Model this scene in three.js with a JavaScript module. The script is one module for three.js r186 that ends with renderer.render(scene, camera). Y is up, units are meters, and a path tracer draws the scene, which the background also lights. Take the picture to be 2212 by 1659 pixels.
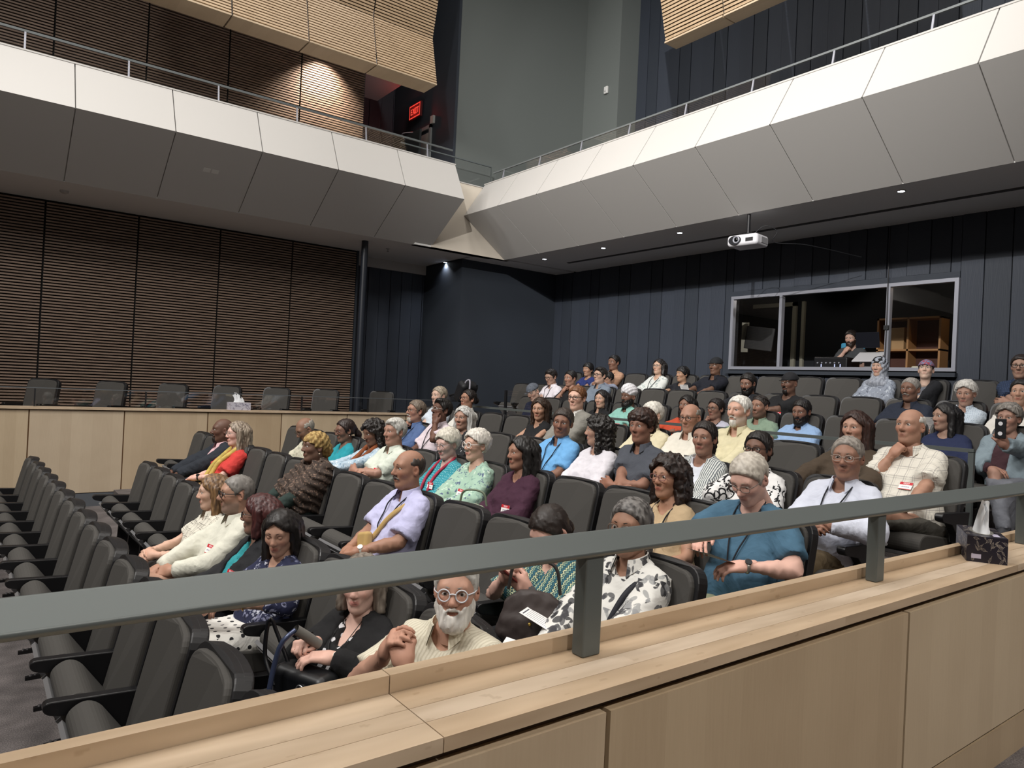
import * as THREE from 'three';
import { mergeGeometries } from 'three/addons/utils/BufferGeometryUtils.js';
import { RoundedBoxGeometry } from 'three/addons/geometries/RoundedBoxGeometry.js';
import { RectAreaLightUniformsLib } from 'three/addons/lights/RectAreaLightUniformsLib.js';
import { createNoise3D, createNoise2D } from 'simplex-noise';
// ---------------------------------------------------------------- camera, lights, exposure
const scene = new THREE.Scene(); scene.background = new THREE.Color(0, 0, 0);
const camera = new THREE.PerspectiveCamera(56.462, 4 / 3, .05, 80);
camera.position.set(0, 2, 0);
camera.quaternion.setFromRotationMatrix(new THREE.Matrix4().makeBasis(new THREE.Vector3(.79708, .04761, .60199), new THREE.Vector3(-.04075, .99886, -.02504), new THREE.Vector3(-.60249, -.00457, .79811)));
const renderer = new THREE.WebGLRenderer({ antialias: true });
renderer.toneMapping = THREE.LinearToneMapping; renderer.toneMappingExposure = .56; renderer.shadowMap.enabled = true;
RectAreaLightUniformsLib.init();
// house lights recessed in the high ceiling (the fittings are built with the ceiling)
const HOUSE = [], CEIL = 11.6;
for (const x of [-.5, 2.6, 5.7]) for (const z of [.6, -3, -6.2, -9.4]) HOUSE.push([x, z]);
for (const [x, z] of HOUSE) { const l = new THREE.RectAreaLight(0xfffaf4, 22, 1.3, 1.3); l.position.set(x, CEIL - .03, z); l.lookAt(x, 0, z); scene.add(l); }
// stage bridge lights that face the audience
const BRIDGE = [[-3.6, 8.6, 1.6, 10, 6.6, -7.4, 1150, 24, 2], [-3.6, 8.6, -1.8, 5, 1.6, -7.5, 170, 52, 26], [-3.6, 8.6, -3.6, 6, 2.6, -4, 170, 52, 26], [-3.6, 8.6, -5.6, 4, 2.4, -11, 190, 52, 26], [-3.6, 8.6, -7.8, 6, 2.4, -8, 190, 52, 26]];
for (const [x, y, z, tx, ty, tz, power, cone, soft] of BRIDGE) { const l = new THREE.SpotLight(0xfffbf6, power, 0, cone * DEG0(), .9, 2); l.position.set(x, y, z); l.target.position.set(tx, ty, tz); l.castShadow = true; l.shadow.radius = soft; scene.add(l, l.target); }
function DEG0() { return Math.PI / 180; }
// ---------------------------------------------------------------- helpers
const DEG = Math.PI / 180;
let seed = 12345;
const rnd = () => { seed = (seed * 1664525 + 1013904223) >>> 0; return seed / 4294967296; };
const rr = (a, b) => a + (b - a) * rnd();
const used = {};
function numbered(n) { const k = used[n] = (used[n] ?? -1) + 1; return k ? `${n}_${String(k).padStart(3, '0')}` : n; }
function shadow(m) { m.castShadow = true; m.receiveShadow = true; return m; }
function mesh(name, geo, mat, parent) { const m = shadow(new THREE.Mesh(geo, mat)); m.name = name; if (parent) parent.add(m); return m; }
function tag(o, label, category, group) { o.userData.label = label; if (category) o.userData.category = category; if (group) o.userData.group = group; return o; }
function thing(name, label, category, group, x = 0, y = 0, z = 0, turn = 0) {
  const g = new THREE.Group(); g.name = numbered(name); g.position.set(x, y, z); g.rotation.y = turn; scene.add(g);
  return tag(g, label, category, group);
}
function struct(name, label) { const g = new THREE.Group(); g.name = name; g.userData.kind = 'structure'; g.userData.label = label; scene.add(g); return g; }
const box = (x0, x1, y0, y1, z0, z1) => { const g = new THREE.BoxGeometry(x1 - x0, y1 - y0, z1 - z0); g.translate((x0 + x1) / 2, (y0 + y1) / 2, (z0 + z1) / 2); return g; };
// box with uv in metres
function ubox(x0, x1, y0, y1, z0, z1, ou = 0, ov = 0) { const g = box(x0, x1, y0, y1, z0, z1); return metricUV(g, ou, ov); }
function metricUV(g0, ou = 0, ov = 0, s = 1) {
  const g = g0.index ? g0.toNonIndexed() : g0; const p = g.attributes.position, n = p.count, uv = new Float32Array(n * 2);
  for (let i = 0; i < n; i += 3) {
    const ax = p.getX(i), ay = p.getY(i), az = p.getZ(i), bx = p.getX(i + 1) - ax, by = p.getY(i + 1) - ay, bz = p.getZ(i + 1) - az, cx = p.getX(i + 2) - ax, cy = p.getY(i + 2) - ay, cz = p.getZ(i + 2) - az;
    const nx = Math.abs(by * cz - bz * cy), ny = Math.abs(bz * cx - bx * cz), nz = Math.abs(bx * cy - by * cx);
    for (let k = 0; k < 3; k++) {
      const x = p.getX(i + k), y = p.getY(i + k), z = p.getZ(i + k); let u, v;
      if (nz >= nx && nz >= ny) { u = x; v = y; } else if (nx >= ny) { u = z; v = y; } else { u = x; v = z; }
      uv[(i + k) * 2] = u * s + ou; uv[(i + k) * 2 + 1] = v * s + ov;
    }
  }
  g.setAttribute('uv', new THREE.BufferAttribute(uv, 2)); return g;
}
function merge(list) { const l = list.map(g => g.index ? g.toNonIndexed() : g.clone()); const ok = ['position', 'normal', 'uv', 'color'].filter(k => l.every(g => g.attributes[k])); for (const g of l) for (const k of Object.keys(g.attributes)) if (!ok.includes(k)) g.deleteAttribute(k); return mergeGeometries(l); }
function rbox(w, h, d, r, seg = 2) { return new RoundedBoxGeometry(w, h, d, seg, r); }
function tube(pts, r, seg = 24, rs = 6, closed = false) { return new THREE.TubeGeometry(new THREE.CatmullRomCurve3(pts.map(p => new THREE.Vector3(...p)), closed), seg, r, rs, closed); }
function canvasTex(w, h, draw, rep) {
  const c = document.createElement('canvas'); c.width = w; c.height = h; draw(c.getContext('2d'), w, h);
  const t = new THREE.CanvasTexture(c); t.colorSpace = THREE.SRGBColorSpace; t.wrapS = t.wrapT = THREE.RepeatWrapping; if (rep) t.repeat.set(rep[0], rep[1]); return t;
}
const noise3 = createNoise3D(() => rnd()), noise2 = createNoise2D(() => rnd());
function dataTex(n, fn, srgb) {
  const d = new Uint8Array(n * n * 4);
  for (let j = 0; j < n; j++) for (let i = 0; i < n; i++) { const c = fn(i / n, j / n), o = (j * n + i) * 4; d[o] = c[0]; d[o + 1] = c[1]; d[o + 2] = c[2]; d[o + 3] = 255; }
  const t = new THREE.DataTexture(d, n, n); t.wrapS = t.wrapT = THREE.RepeatWrapping; t.magFilter = THREE.LinearFilter; t.minFilter = THREE.LinearMipmapLinearFilter; t.generateMipmaps = true; if (srgb) t.colorSpace = THREE.SRGBColorSpace; t.needsUpdate = true; return t;
}
// tileable noise on the unit square
function tn(u, v, f, s = 0) { const a = u * 2 * Math.PI, b = v * 2 * Math.PI, r = f / (2 * Math.PI); return noise3(Math.cos(a) * r + s, Math.sin(a) * r + Math.cos(b) * r * 1.3, Math.sin(b) * r + s * 2); }
function std(color, o = {}) { return new THREE.MeshStandardMaterial({ color, roughness: .7, ...o }); }
const lin = hex => { const c = new THREE.Color(hex); return [c.r, c.g, c.b]; };

// ---------------------------------------------------------------- implicit surfaces -> mesh (naive surface nets)
function capsule(a, b, ra, rb) {
  const dx = b[0] - a[0], dy = b[1] - a[1], dz = b[2] - a[2], L2 = dx * dx + dy * dy + dz * dz || 1e-9, dr = rb - ra;
  return (x, y, z) => { const px = x - a[0], py = y - a[1], pz = z - a[2]; let t = (px * dx + py * dy + pz * dz) / L2; t = t < 0 ? 0 : t > 1 ? 1 : t; const qx = px - dx * t, qy = py - dy * t, qz = pz - dz * t; return Math.sqrt(qx * qx + qy * qy + qz * qz) - ra - dr * t; };
}
function cutCapsule(a, b, ra, rb) { // flat hem at b
  const dx = b[0] - a[0], dy = b[1] - a[1], dz = b[2] - a[2], L2 = dx * dx + dy * dy + dz * dz || 1e-9, L = Math.sqrt(L2), dr = rb - ra;
  return (x, y, z) => { const px = x - a[0], py = y - a[1], pz = z - a[2]; const u = (px * dx + py * dy + pz * dz) / L2; const t = u < 0 ? 0 : u > 1.2 ? 1.2 : u; const qx = px - dx * t, qy = py - dy * t, qz = pz - dz * t; return Math.max(Math.sqrt(qx * qx + qy * qy + qz * qz) - ra - dr * t, (u - 1) * L); };
}
function ellip(cx, cy, cz, rx, ry, rz) { return (x, y, z) => { const a = (x - cx) / rx, b = (y - cy) / ry, c = (z - cz) / rz, k0 = Math.sqrt(a * a + b * b + c * c), d = a / rx, e = b / ry, g = c / rz, k1 = Math.sqrt(d * d + e * e + g * g); return k1 < 1e-9 ? -Math.min(rx, ry, rz) : k0 * (k0 - 1) / k1; }; }
function rboxS(cx, cy, cz, hx, hy, hz, r) { return (x, y, z) => { const a = Math.abs(x - cx) - hx + r, b = Math.abs(y - cy) - hy + r, c = Math.abs(z - cz) - hz + r; const ax = a > 0 ? a : 0, bx = b > 0 ? b : 0, c2 = c > 0 ? c : 0; return Math.sqrt(ax * ax + bx * bx + c2 * c2) + Math.min(Math.max(a, b, c), 0) - r; }; }
const smin = (a, b, k) => { const h = k - Math.abs(a - b); return h > 0 ? Math.min(a, b) - h * h / (4 * k) : Math.min(a, b); };
const smax = (a, b, k) => -smin(-a, -b, k);
function union(parts) { // [[sdf,k],...]
  const n = parts.length, F = parts.map(p => p[0]), K = parts.map(p => p[1]);
  return (x, y, z) => { let d = F[0](x, y, z); for (let i = 1; i < n; i++) { const e = F[i](x, y, z), k = K[i], h = k - Math.abs(d - e); d = (d < e ? d : e) - (h > 0 ? h * h / (4 * k) : 0); } return d; };
}
function surfaceNet(f, lo, hi, cell, newton = 0) {
  const nx = Math.ceil((hi[0] - lo[0]) / cell) + 1, ny = Math.ceil((hi[1] - lo[1]) / cell) + 1, nz = Math.ceil((hi[2] - lo[2]) / cell) + 1;
  const D = new Float32Array(nx * ny * nz).fill(1), B = 5, R = B * cell * .87 * 1.35;
  const sx = 1, sy = nx, sz = nx * ny;
  for (let bz = 0; bz < nz; bz += B) for (let by = 0; by < ny; by += B) for (let bx = 0; bx < nx; bx += B) {
    const d = f(lo[0] + (bx + B / 2) * cell, lo[1] + (by + B / 2) * cell, lo[2] + (bz + B / 2) * cell);
    const far = d > R ? 1 : d < -R ? -1 : 0;
    const ez = Math.min(bz + B, nz), ey = Math.min(by + B, ny), ex = Math.min(bx + B, nx);
    for (let k = bz; k < ez; k++) for (let j = by; j < ey; j++) { let o = k * sz + j * sy + bx; for (let i = bx; i < ex; i++, o++) D[o] = far ? far : f(lo[0] + i * cell, lo[1] + j * cell, lo[2] + k * cell); }
  }
  const idx = new Int32Array(nx * ny * nz).fill(-1), pos = [], tri = [];
  const E = [[0, 1], [0, 2], [0, 4], [1, 3], [1, 5], [2, 3], [2, 6], [3, 7], [4, 5], [4, 6], [5, 7], [6, 7]], off = [0, sx, sy, sx + sy, sz, sx + sz, sy + sz, sx + sy + sz], v = new Float64Array(8);
  for (let k = 0; k < nz - 1; k++) for (let j = 0; j < ny - 1; j++) for (let i = 0; i < nx - 1; i++) {
    const o = k * sz + j * sy + i; let m = 0;
    for (let q = 0; q < 8; q++) { v[q] = D[o + off[q]]; if (v[q] < 0) m |= 1 << q; }
    if (m === 0 || m === 255) continue;
    let px = 0, py = 0, pz = 0, c = 0;
    for (const [a, b] of E) if ((v[a] < 0) !== (v[b] < 0)) { const t = v[a] / (v[a] - v[b]); px += (a & 1) + t * ((b & 1) - (a & 1)); py += (a >> 1 & 1) + t * ((b >> 1 & 1) - (a >> 1 & 1)); pz += (a >> 2) + t * ((b >> 2) - (a >> 2)); c++; }
    let X = lo[0] + (i + px / c) * cell, Y = lo[1] + (j + py / c) * cell, Z = lo[2] + (k + pz / c) * cell;
    for (let s = 0; s < newton; s++) { const e = cell * .3, d = f(X, Y, Z), gx = (f(X + e, Y, Z) - f(X - e, Y, Z)) / (2 * e), gy = (f(X, Y + e, Z) - f(X, Y - e, Z)) / (2 * e), gz = (f(X, Y, Z + e) - f(X, Y, Z - e)) / (2 * e), g2 = Math.max(gx * gx + gy * gy + gz * gz, .3); let q = d / g2; q = Math.max(-cell * .7, Math.min(cell * .7, q)); X -= gx * q; Y -= gy * q; Z -= gz * q; }
    idx[o] = pos.length / 3; pos.push(X, Y, Z);
  }
  for (let k = 1; k < nz - 1; k++) for (let j = 1; j < ny - 1; j++) for (let i = 1; i < nx - 1; i++) {
    const o = k * sz + j * sy + i, s = D[o] < 0;
    if ((D[o + sx] < 0) !== s) quad(idx[o - sy - sz], idx[o - sz], idx[o], idx[o - sy], s);
    if ((D[o + sy] < 0) !== s) quad(idx[o - sx - sz], idx[o - sx], idx[o], idx[o - sz], s);
    if ((D[o + sz] < 0) !== s) quad(idx[o - sx - sy], idx[o - sy], idx[o], idx[o - sx], s);
  }
  function quad(a, b, c, d, s) { if (a < 0 || b < 0 || c < 0 || d < 0) return; if (s) tri.push(a, b, c, a, c, d); else tri.push(a, c, b, a, d, c); }
  const g = new THREE.BufferGeometry(); g.setAttribute('position', new THREE.Float32BufferAttribute(pos, 3)); g.setIndex(tri); g.computeVertexNormals(); return g;
}
function paint(g, fn) { const p = g.attributes.position, n = p.count, c = new Float32Array(n * 3); for (let i = 0; i < n; i++) { const q = fn(p.getX(i), p.getY(i), p.getZ(i), i); c[i * 3] = q[0]; c[i * 3 + 1] = q[1]; c[i * 3 + 2] = q[2]; } g.setAttribute('color', new THREE.BufferAttribute(c, 3)); return g; }
// world positions, metres
const ROWX = [0, 0.66, 1.56, 2.4, 3.42, 4.38, 5.35, 7.2, 8.15, 9.1], ROWF = [0, 0, 0.05, 0.27, 0.375, 0.525, 0.666, 0.868, 1.08, 1.335];
const rowX = (r, z) => ROWX[r] + .03 * (z + 5.7);
const SEATS = [
[1,-2.110,''], [1,-2.620,''], [1,-3.130,''], [1,-3.640,''],
[1,-4.150,''], [1,-4.660,''], [1,-5.170,''], [1,-5.680,''],
[1,-6.190,''], [1,-6.700,''], [1,-7.210,''], [1,-7.720,''],
[1,-8.230,''], [1,-8.740,''], [1,-9.250,''], [2,-2.490,'the white-bearded man'],
[2,-3.000,'the woman in the black cardigan'], [2,-3.510,''], [2,-4.020,'the woman in the white dotted skirt'], [2,-4.530,'the woman with maroon-brown hair'],
[2,-5.040,'the grey-haired man in the off-white shirt'], [2,-5.550,'the young woman in the plaid shirt'], [2,-6.060,''], [2,-6.570,''],
[2,-7.080,''], [2,-7.590,''], [2,-8.100,''], [3,-2.145,'the woman in the tie-dyed shirt'],
[3,-2.655,'the woman reading a phone'], [3,-3.165,''], [3,-3.675,''], [3,-4.185,'the man in the lavender shirt'],
[3,-4.695,''], [3,-5.205,''], [3,-5.715,'the woman in the brown headscarf'], [3,-6.225,''],
[3,-6.735,''], [3,-7.245,''], [3,-7.755,'the woman in the red blouse'], [3,-8.265,'the man in the dark suit'],
[3,-8.775,''], [3,-9.285,''], [4,-2.230,'the man in the blue tee shirt'], [4,-2.740,'the woman in the beige sleeveless top'],
[4,-3.250,''], [4,-3.760,''], [4,-4.270,'the woman in the maroon top'], [4,-4.780,'the woman in big white glasses'],
[4,-5.290,'the woman in the turquoise blouse'], [4,-5.800,''], [4,-6.310,'the man with thick grey hair'], [4,-6.820,'the woman in the rust scarf'],
[4,-7.330,'the woman in the teal top'], [4,-7.840,'the man bending forward'], [4,-8.350,''], [4,-8.860,''],
[5,-2.375,'the man in the white shirt with a lanyard'], [5,-2.885,'the woman in black and white swirls'], [5,-3.395,'the girl in the striped shirt'], [5,-3.905,'the curly-haired young man'],
[5,-4.415,'the curly-haired woman in white'], [5,-4.925,'the smiling man in light blue'], [5,-5.435,''], [5,-5.945,''],
[5,-6.455,'the woman with silver hair'], [5,-6.965,'the man holding up his phone'], [5,-7.475,'the man with the grey goatee'], [5,-7.985,''],
[6,-2.255,'the man in the checked shirt'], [6,-2.765,'the woman in the brown satin blouse'], [6,-3.275,''], [6,-3.785,'the white-bearded man in cream'],
[6,-4.295,'the bald man with crossed arms'], [6,-4.805,'the white-haired man in cream'], [6,-5.315,''], [6,-5.825,'the man in the grey blazer'],
[6,-6.335,'the girl in the black sleeveless top'], [6,-6.845,''], [6,-7.355,''], [6,-7.865,'the woman in the white blouse'],
[6,-8.375,'the man behind the raised hand'], [6,-8.885,''], [7,-1.750,''], [7,-2.260,'the woman holding up a phone'],
[7,-2.770,'the woman in the navy top'], [7,-3.280,''], [7,-3.790,''], [7,-4.300,'the bearded man in the pale blue polo'],
[7,-4.810,'the man in the sage green shirt'], [7,-5.320,'the woman in the pale grey top'], [7,-5.830,'the woman in the orange kurta'], [7,-6.340,''],
[7,-6.850,'the man in the white turban'], [7,-7.360,'the woman in the black polo'], [7,-7.870,''], [7,-8.380,'the man in the baseball cap with raised leg'],
[7,-8.890,''], [8,-2.100,''], [8,-2.610,'the woman in white by the aisle'], [8,-3.120,'the white-haired woman in the print blouse'],
[8,-3.630,'the man in the navy polo'], [8,-4.140,''], [8,-4.650,''], [8,-5.160,'the man in the black cap'],
[8,-5.670,'the bearded man in black'], [8,-6.180,''], [8,-6.690,''], [8,-7.200,''],
[8,-7.710,''], [8,-8.220,'the man in the grey shirt with dark glasses'], [8,-8.730,'the man in the black tee shirt'], [8,-9.240,'the man in the white shirt in the back corner'],
[8,-9.750,''], [8,-10.260,''], [9,-1.795,''], [9,-2.305,''],
[9,-2.815,'the man in the blue print shirt'], [9,-3.325,''], [9,-3.835,'the boy in the red patterned cap'], [9,-4.345,'the woman in the grey hooded scarf'],
[9,-4.855,''], [9,-5.365,''], [9,-5.875,''], [9,-6.385,''],
[9,-6.895,'the man in the dark cap'], [9,-7.405,'the boy in the dark tee shirt'], [9,-7.915,'the woman in the white shawl blouse'], [9,-8.425,''],
[9,-8.935,'the man in the tan checked shirt'], [9,-9.445,'the boy in blue'], [9,-9.955,'']];
// ---------------------------------------------------------------- materials of the room
function woodTex(base, dark, strips, grain, seedv) {
  return dataTex(512, (u, v) => {
    const s = Math.floor(u * strips), h = Math.sin(s * 127.1 + seedv * 31.7) * 43758.5453, t = h - Math.floor(h);
    let k = .72 + .2 * t; k += .05 * tn(u * 1, v, 3, seedv) + .045 * noise2(u * 90 + s * 9, v * 4 + seedv) + .03 * noise2(u * 260, v * 7 + s);
    k = Math.max(0, Math.min(1, k * grain + (1 - grain) * .8)); return [0, 1, 2].map(i => dark[i] + (base[i] - dark[i]) * k);
  }, true);
}
const maple = woodTex([212, 196, 172], [172, 152, 128], 8, 1, 1);
const mMaple = std('#ffffff', { map: maple, roughness: .45 });
const mapleTint = [0xf0eeec, 0xe8e2da, 0xe0d8cc, 0xeeeae2].map(c => std(c, { map: maple, roughness: .42 }));
const boardTex = dataTex(512, (u, v) => { const k = Math.max(0, Math.min(1, .72 + .16 * noise2(u * 3, v * 26) + .1 * noise2(u * 9 + 4, v * 70) + .12 * noise2(u * 5 + 20, v * 9) + (noise2(u * 14 + 40, v * 40) > .86 ? -.25 : 0))); return [172 + 54 * k, 150 + 58 * k, 124 + 62 * k]; }, true);
const mBoard = [0xf2f0ee, 0xe9e4dd, 0xe0d8cd, 0xede9e3].map(c => { const t = boardTex.clone(); t.offset.set(rnd(), rnd()); t.needsUpdate = true; return std(c, { map: t, roughness: .38 }); });
const slatTex = dataTex(256, (u, v) => { const k = Math.max(0, Math.min(1, .6 + .3 * noise2(u * 3, v * 30) + .15 * noise2(u * 30, v * 90))); return [104 + 52 * k, 86 + 48 * k, 74 + 44 * k]; }, true);
const mSlat = std('#ffffff', { map: slatTex, roughness: .55 }), mBack = std('#0c0b0b', { roughness: .95 });
const slatPale = dataTex(256, (u, v) => { const k = Math.max(0, Math.min(1, .6 + .3 * noise2(u * 3, v * 30) + .15 * noise2(u * 30, v * 90))); return [150 + 44 * k, 126 + 44 * k, 98 + 42 * k]; }, true);
const mSlatLight = std('#ffffff', { map: slatPale, roughness: .5 });
const plankNoise = dataTex(256, (u, v) => { const k = 128 + 60 * tn(u, v, 12, 2) + 40 * noise2(u * 90, v * 12); return [k, k, k]; });
const mPlank = ['#333944', '#2f353f', '#363c47'].map(c => std(c, { roughness: .62, bumpMap: plankNoise, bumpScale: .002 }));
const mDark = std('#171a20', { roughness: .9 }), mPaint = std('#2f353e', { roughness: .7 }), mGreyWall = std('#6a706e', { roughness: .85 });
const mWhite = std('#b9b7b4', { roughness: .8 }), mSoffit = std('#dededc', { roughness: .9 }), mJoint = std('#4a4a4a', { roughness: .9 });
const carpet = dataTex(256, (u, v) => { const k = 95 + 30 * noise2(u * 120, v * 120) + 14 * tn(u, v, 5, 6); return [k * 1.02, k * .96, k * .95]; }, true);
const mCarpet = std('#ffffff', { map: carpet, roughness: .95 });
const mMetal = std('#5f6564', { roughness: .42, metalness: .25 }), mAlu = std('#9a9ca6', { roughness: .4, metalness: .3 }), mBlackMetal = std('#15161a', { roughness: .5 });
const glass = new THREE.MeshPhysicalMaterial({ color: 0xffffff, roughness: .02, transmission: 1, thickness: 0, ior: 1.45 });
const S0 = 4.587; // soffit under the balconies

// floor: flat stage level and one step for each row
const floor = struct('floor', 'grey carpeted stepped auditorium floor');
const STEPX = r => ROWX[r] - .72;
mesh('stage_level', ubox(-9, STEPX(2), -.3, 0, -13.5, 3), mCarpet, floor);
for (let r = 2; r <= 9; r++) mesh('step', ubox(STEPX(r), r < 9 ? STEPX(r + 1) : 13.6, -.3, ROWF[r], -13.9, 3), mCarpet, floor);
// left side: slatted walls, box with parapet
const wallL = struct('wall_left', 'left side wall clad in brown horizontal slats');
const zW = -13.376;
mesh('backing', ubox(-9.2, 6.06, .3, 11.6, zW - .3, zW - .03), mBack, wallL);
function slatPanel(x0, x1, y0, y1) {
  const g = []; for (let y = y0 + .01; y < y1 - .03; y += .047) g.push(ubox(x0 + .014, x1 - .014, y, y + .0255, zW - .03, zW, rnd(), rnd()));
  const m = mesh('slats', merge(g), mSlat, wallL); m.userData.kind = 'stuff'; m.userData.label = 'panel of narrow horizontal brown wooden slats';
}
for (let k = -4; k < 5; k++) { const x0 = 6.06 - 1.312 * (k + 1), x1 = 6.06 - 1.312 * k; if (k >= 0) { slatPanel(x0, x1, .85, S0); slatPanel(x0, x1, 5.3, 8.4); } }
mesh('slats', merge(Array.from({ length: 62 }, (_, i) => ubox(-9, 6.06 - 1.312 * 5 - .012, .9 + i * .059, .935 + i * .059, zW - .03, zW))), mSlat, wallL).userData.kind = 'stuff';
// lower alcove beside the slatted wall and the dark side wall
const wallA = struct('wall_alcove', 'dark boarded wall of recess behind black column');
mesh('backing', box(6.06, 10.5, .3, S0, -14.2, -13.95), mDark, wallA);
for (let i = 0, x = 6.06; x < 8.4; i++, x += .262) mesh('plank', box(x + .006, x + .256, .6, 4.4, -13.95, -13.925 + (i % 3) * .006), mPlank[i % 3], wallA);
mesh('fascia', box(6.06, 8.4, 4.39, S0, -13.94, -13.86), mWhite, wallA);
mesh('reveal', box(6.06, 6.1, .8, S0, -13.95, zW + .005), mPaint, wallA);
const wallS = struct('wall_side', 'smooth dark blue-grey side wall under the balcony');
mesh('panel', box(7.93, 10.6, .3, S0, -14.2, -12.39), mPaint, wallS);
// column
{ const c = thing('column', 'slim round black steel column beside slatted wall', 'column', null, 5.73, .8, -12.33); mesh('shaft', new THREE.CylinderGeometry(.062, .062, S0 - .8, 28).translate(0, (S0 - .8) / 2, 0), std('#252a33', { roughness: .38 }), c); mesh('base_plate', new THREE.CylinderGeometry(.1, .1, .02, 28).translate(0, .01, 0), mBlackMetal, c); }
// left box: floor, parapet with maple panels
const boxL = struct('box_floor', 'raised floor of the seating box at the left wall');
mesh('slab', ubox(-9, 7.93, 0, .8, zW, -11.66), mCarpet, boxL);
const parL = struct('parapet_far', 'pale maple panelled parapet of the far seating box');
mesh('core', box(-9, 7.95, .0, 1.4, -11.66, -11.55), std('#7a5a3c'), parL);
mesh('cap', (() => { const g = metricUV(box(-9, 7.95, 1.405, 1.437, -11.72, -11.5)); return g; })(), mBoard[1], parL);
for (let k = -3; k < 7; k++) { const x0 = .632 + 1.138 * k, g = ubox(x0 + .008, x0 + 1.13, .245, 1.392, -11.55, -11.53, k * .37, .1); mesh('panel', g, mapleTint[(k + 4) % 4], parL); }
mesh('plinth', box(-9, 7.95, 0, .235, -11.56, -11.535), std('#565a60', { roughness: .7 }), parL);
const railPosts = (parent, xs, y0, y1, z) => { for (const x of xs) mesh('post', box(x - .008, x + .008, y0, y1, z - .02, z + .02), mBlackMetal, parent); };
{ const g = thing('glass_rail', 'low clear glass rail with thin top bar on far maple parapet', 'glass rail', null, 0, 1.437, -11.61); railPosts(g, [-.6, .69, 2.05, 3.4, 4.4, 5.6, 7.2], 0, .24, 0); mesh('pane', box(-3, 7.6, .02, .25, -.004, .004), glass, g); mesh('top_bar', box(-3, 7.62, .245, .257, -.012, .012), std('#6d7276', { roughness: .4, metalness: .4 }), g); }

// back wall under the balcony with booth window
const wallB = struct('wall_back', 'dark navy boarded back wall with control booth window');
const XB = 10.455, WZ0 = -7.63, WZ1 = -4.05, WY0 = 2.49, WY1 = 3.745;
mesh('backing', merge([box(XB + .03, XB + .2, .5, S0 + .3, -12.39, WZ0), box(XB + .03, XB + .2, .5, S0 + .3, WZ1, 3), box(XB + .03, XB + .2, .5, WY0, WZ0, WZ1), box(XB + .03, XB + .2, WY1, S0 + .3, WZ0, WZ1)]), mDark, wallB);
for (let i = 0, z = -12.39; z < 1.5; i++) {
  const w = [.262, .3, .28, .31][i % 4], t = (i % 3) * .007; let z1 = Math.min(z + w, 2.9); for (const e of [WZ0, WZ1]) if (z < e - .05 && z1 > e) z1 = e; 
  const put = (y0, y1) => mesh('plank', box(XB + t, XB + .032, y0, y1, z + .006, z1 - .006), mPlank[i % 3], wallB);
  if (z1 > WZ0 + .05 && z < WZ1 - .05) { put(1.3, WY0 - .07); put(WY1 + .09, S0); } else put(1.3, S0);
  z = z1;
}
mesh('header_board', box(XB - .012, XB + .03, WY1 + .005, WY1 + .085, WZ0, WZ1), mPlank[1], wallB);
mesh('sill', box(XB - .09, XB + .05, WY0 - .075, WY0 - .02, WZ0 - .02, WZ1 + .02), mPaint, wallB);
// booth window
const win = struct('window_1', 'wide control booth window in grey aluminium frame');
const fr = .05, fb = (y0, y1, z0, z1) => mesh('frame', box(XB - .035, XB + .05, y0, y1, z0, z1), mAlu, win);
fb(WY1 - fr, WY1, WZ0, WZ1); fb(WY0, WY0 + fr, WZ0, WZ1); fb(WY0 + fr, WY1 - fr, WZ0, WZ0 + fr); fb(WY0 + fr, WY1 - fr, WZ1 - fr, WZ1); fb(WY0 + fr, WY1 - fr, -6.7, -6.65); fb(WY0 + fr, WY1 - fr, -4.99, -4.94); 
mesh('pane', box(XB, XB + .006, WY0 + fr, WY1 - fr, WZ0 + fr, -6.7), glass, win); mesh('pane', box(XB, XB + .006, WY0 + fr, WY1 - fr, -4.94, WZ1 - fr), glass, win);
// booth room behind the window
const booth = struct('booth_room', 'dark control room behind the window');
mesh('shell', merge([box(13.0, 13.1, 1.9, 4.5, -9.2, -3.2), box(XB + .2, 13.1, 1.8, 1.9, -9.2, -3.2), box(XB + .2, 13.1, 4.4, 4.5, -9.2, -3.2), box(XB + .2, 13.1, 1.9, 4.5, -9.3, -9.2), box(XB + .2, 13.1, 1.9, 4.5, -3.2, -3.1)]), mDark, booth);
mesh('desk', box(XB + .2, XB + .95, 2.42, 2.47, -8, -3.3), std('#1c1b1a'), booth);
mesh('door_trim', merge([box(12.9, 12.96, 1.9, 3.95, -8.0, -7.92), box(12.9, 12.96, 3.87, 3.95, -8.9, -7.92), box(12.9, 12.96, 1.9, 3.95, -7.8, -7.74)]), std('#8f8d80'), booth);
mesh('cabinet_front', box(12.2, 12.9, 3.1, 4.2, -3.9, -3.3), std('#c9a26a', { roughness: .5 }), booth);
// soffit
const soff = struct('ceiling_lower', 'plain grey soffit under the balconies');
mesh('slab', merge([box(-9, 7.93, S0, S0 + .12, -14.2, -11.88), box(7.9, 11, S0, S0 + .12, -14.2, -11.82), box(6.5, 8.3, S0, S0 + .12, -12.0, -11.83), box(8.567, 11, S0, S0 + .12, -11.7, 3)]), mSoffit, soff);
mesh('groove', box(9.55, 9.62, S0 - .012, S0 + .002, -11, 2), mJoint, soff);

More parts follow.
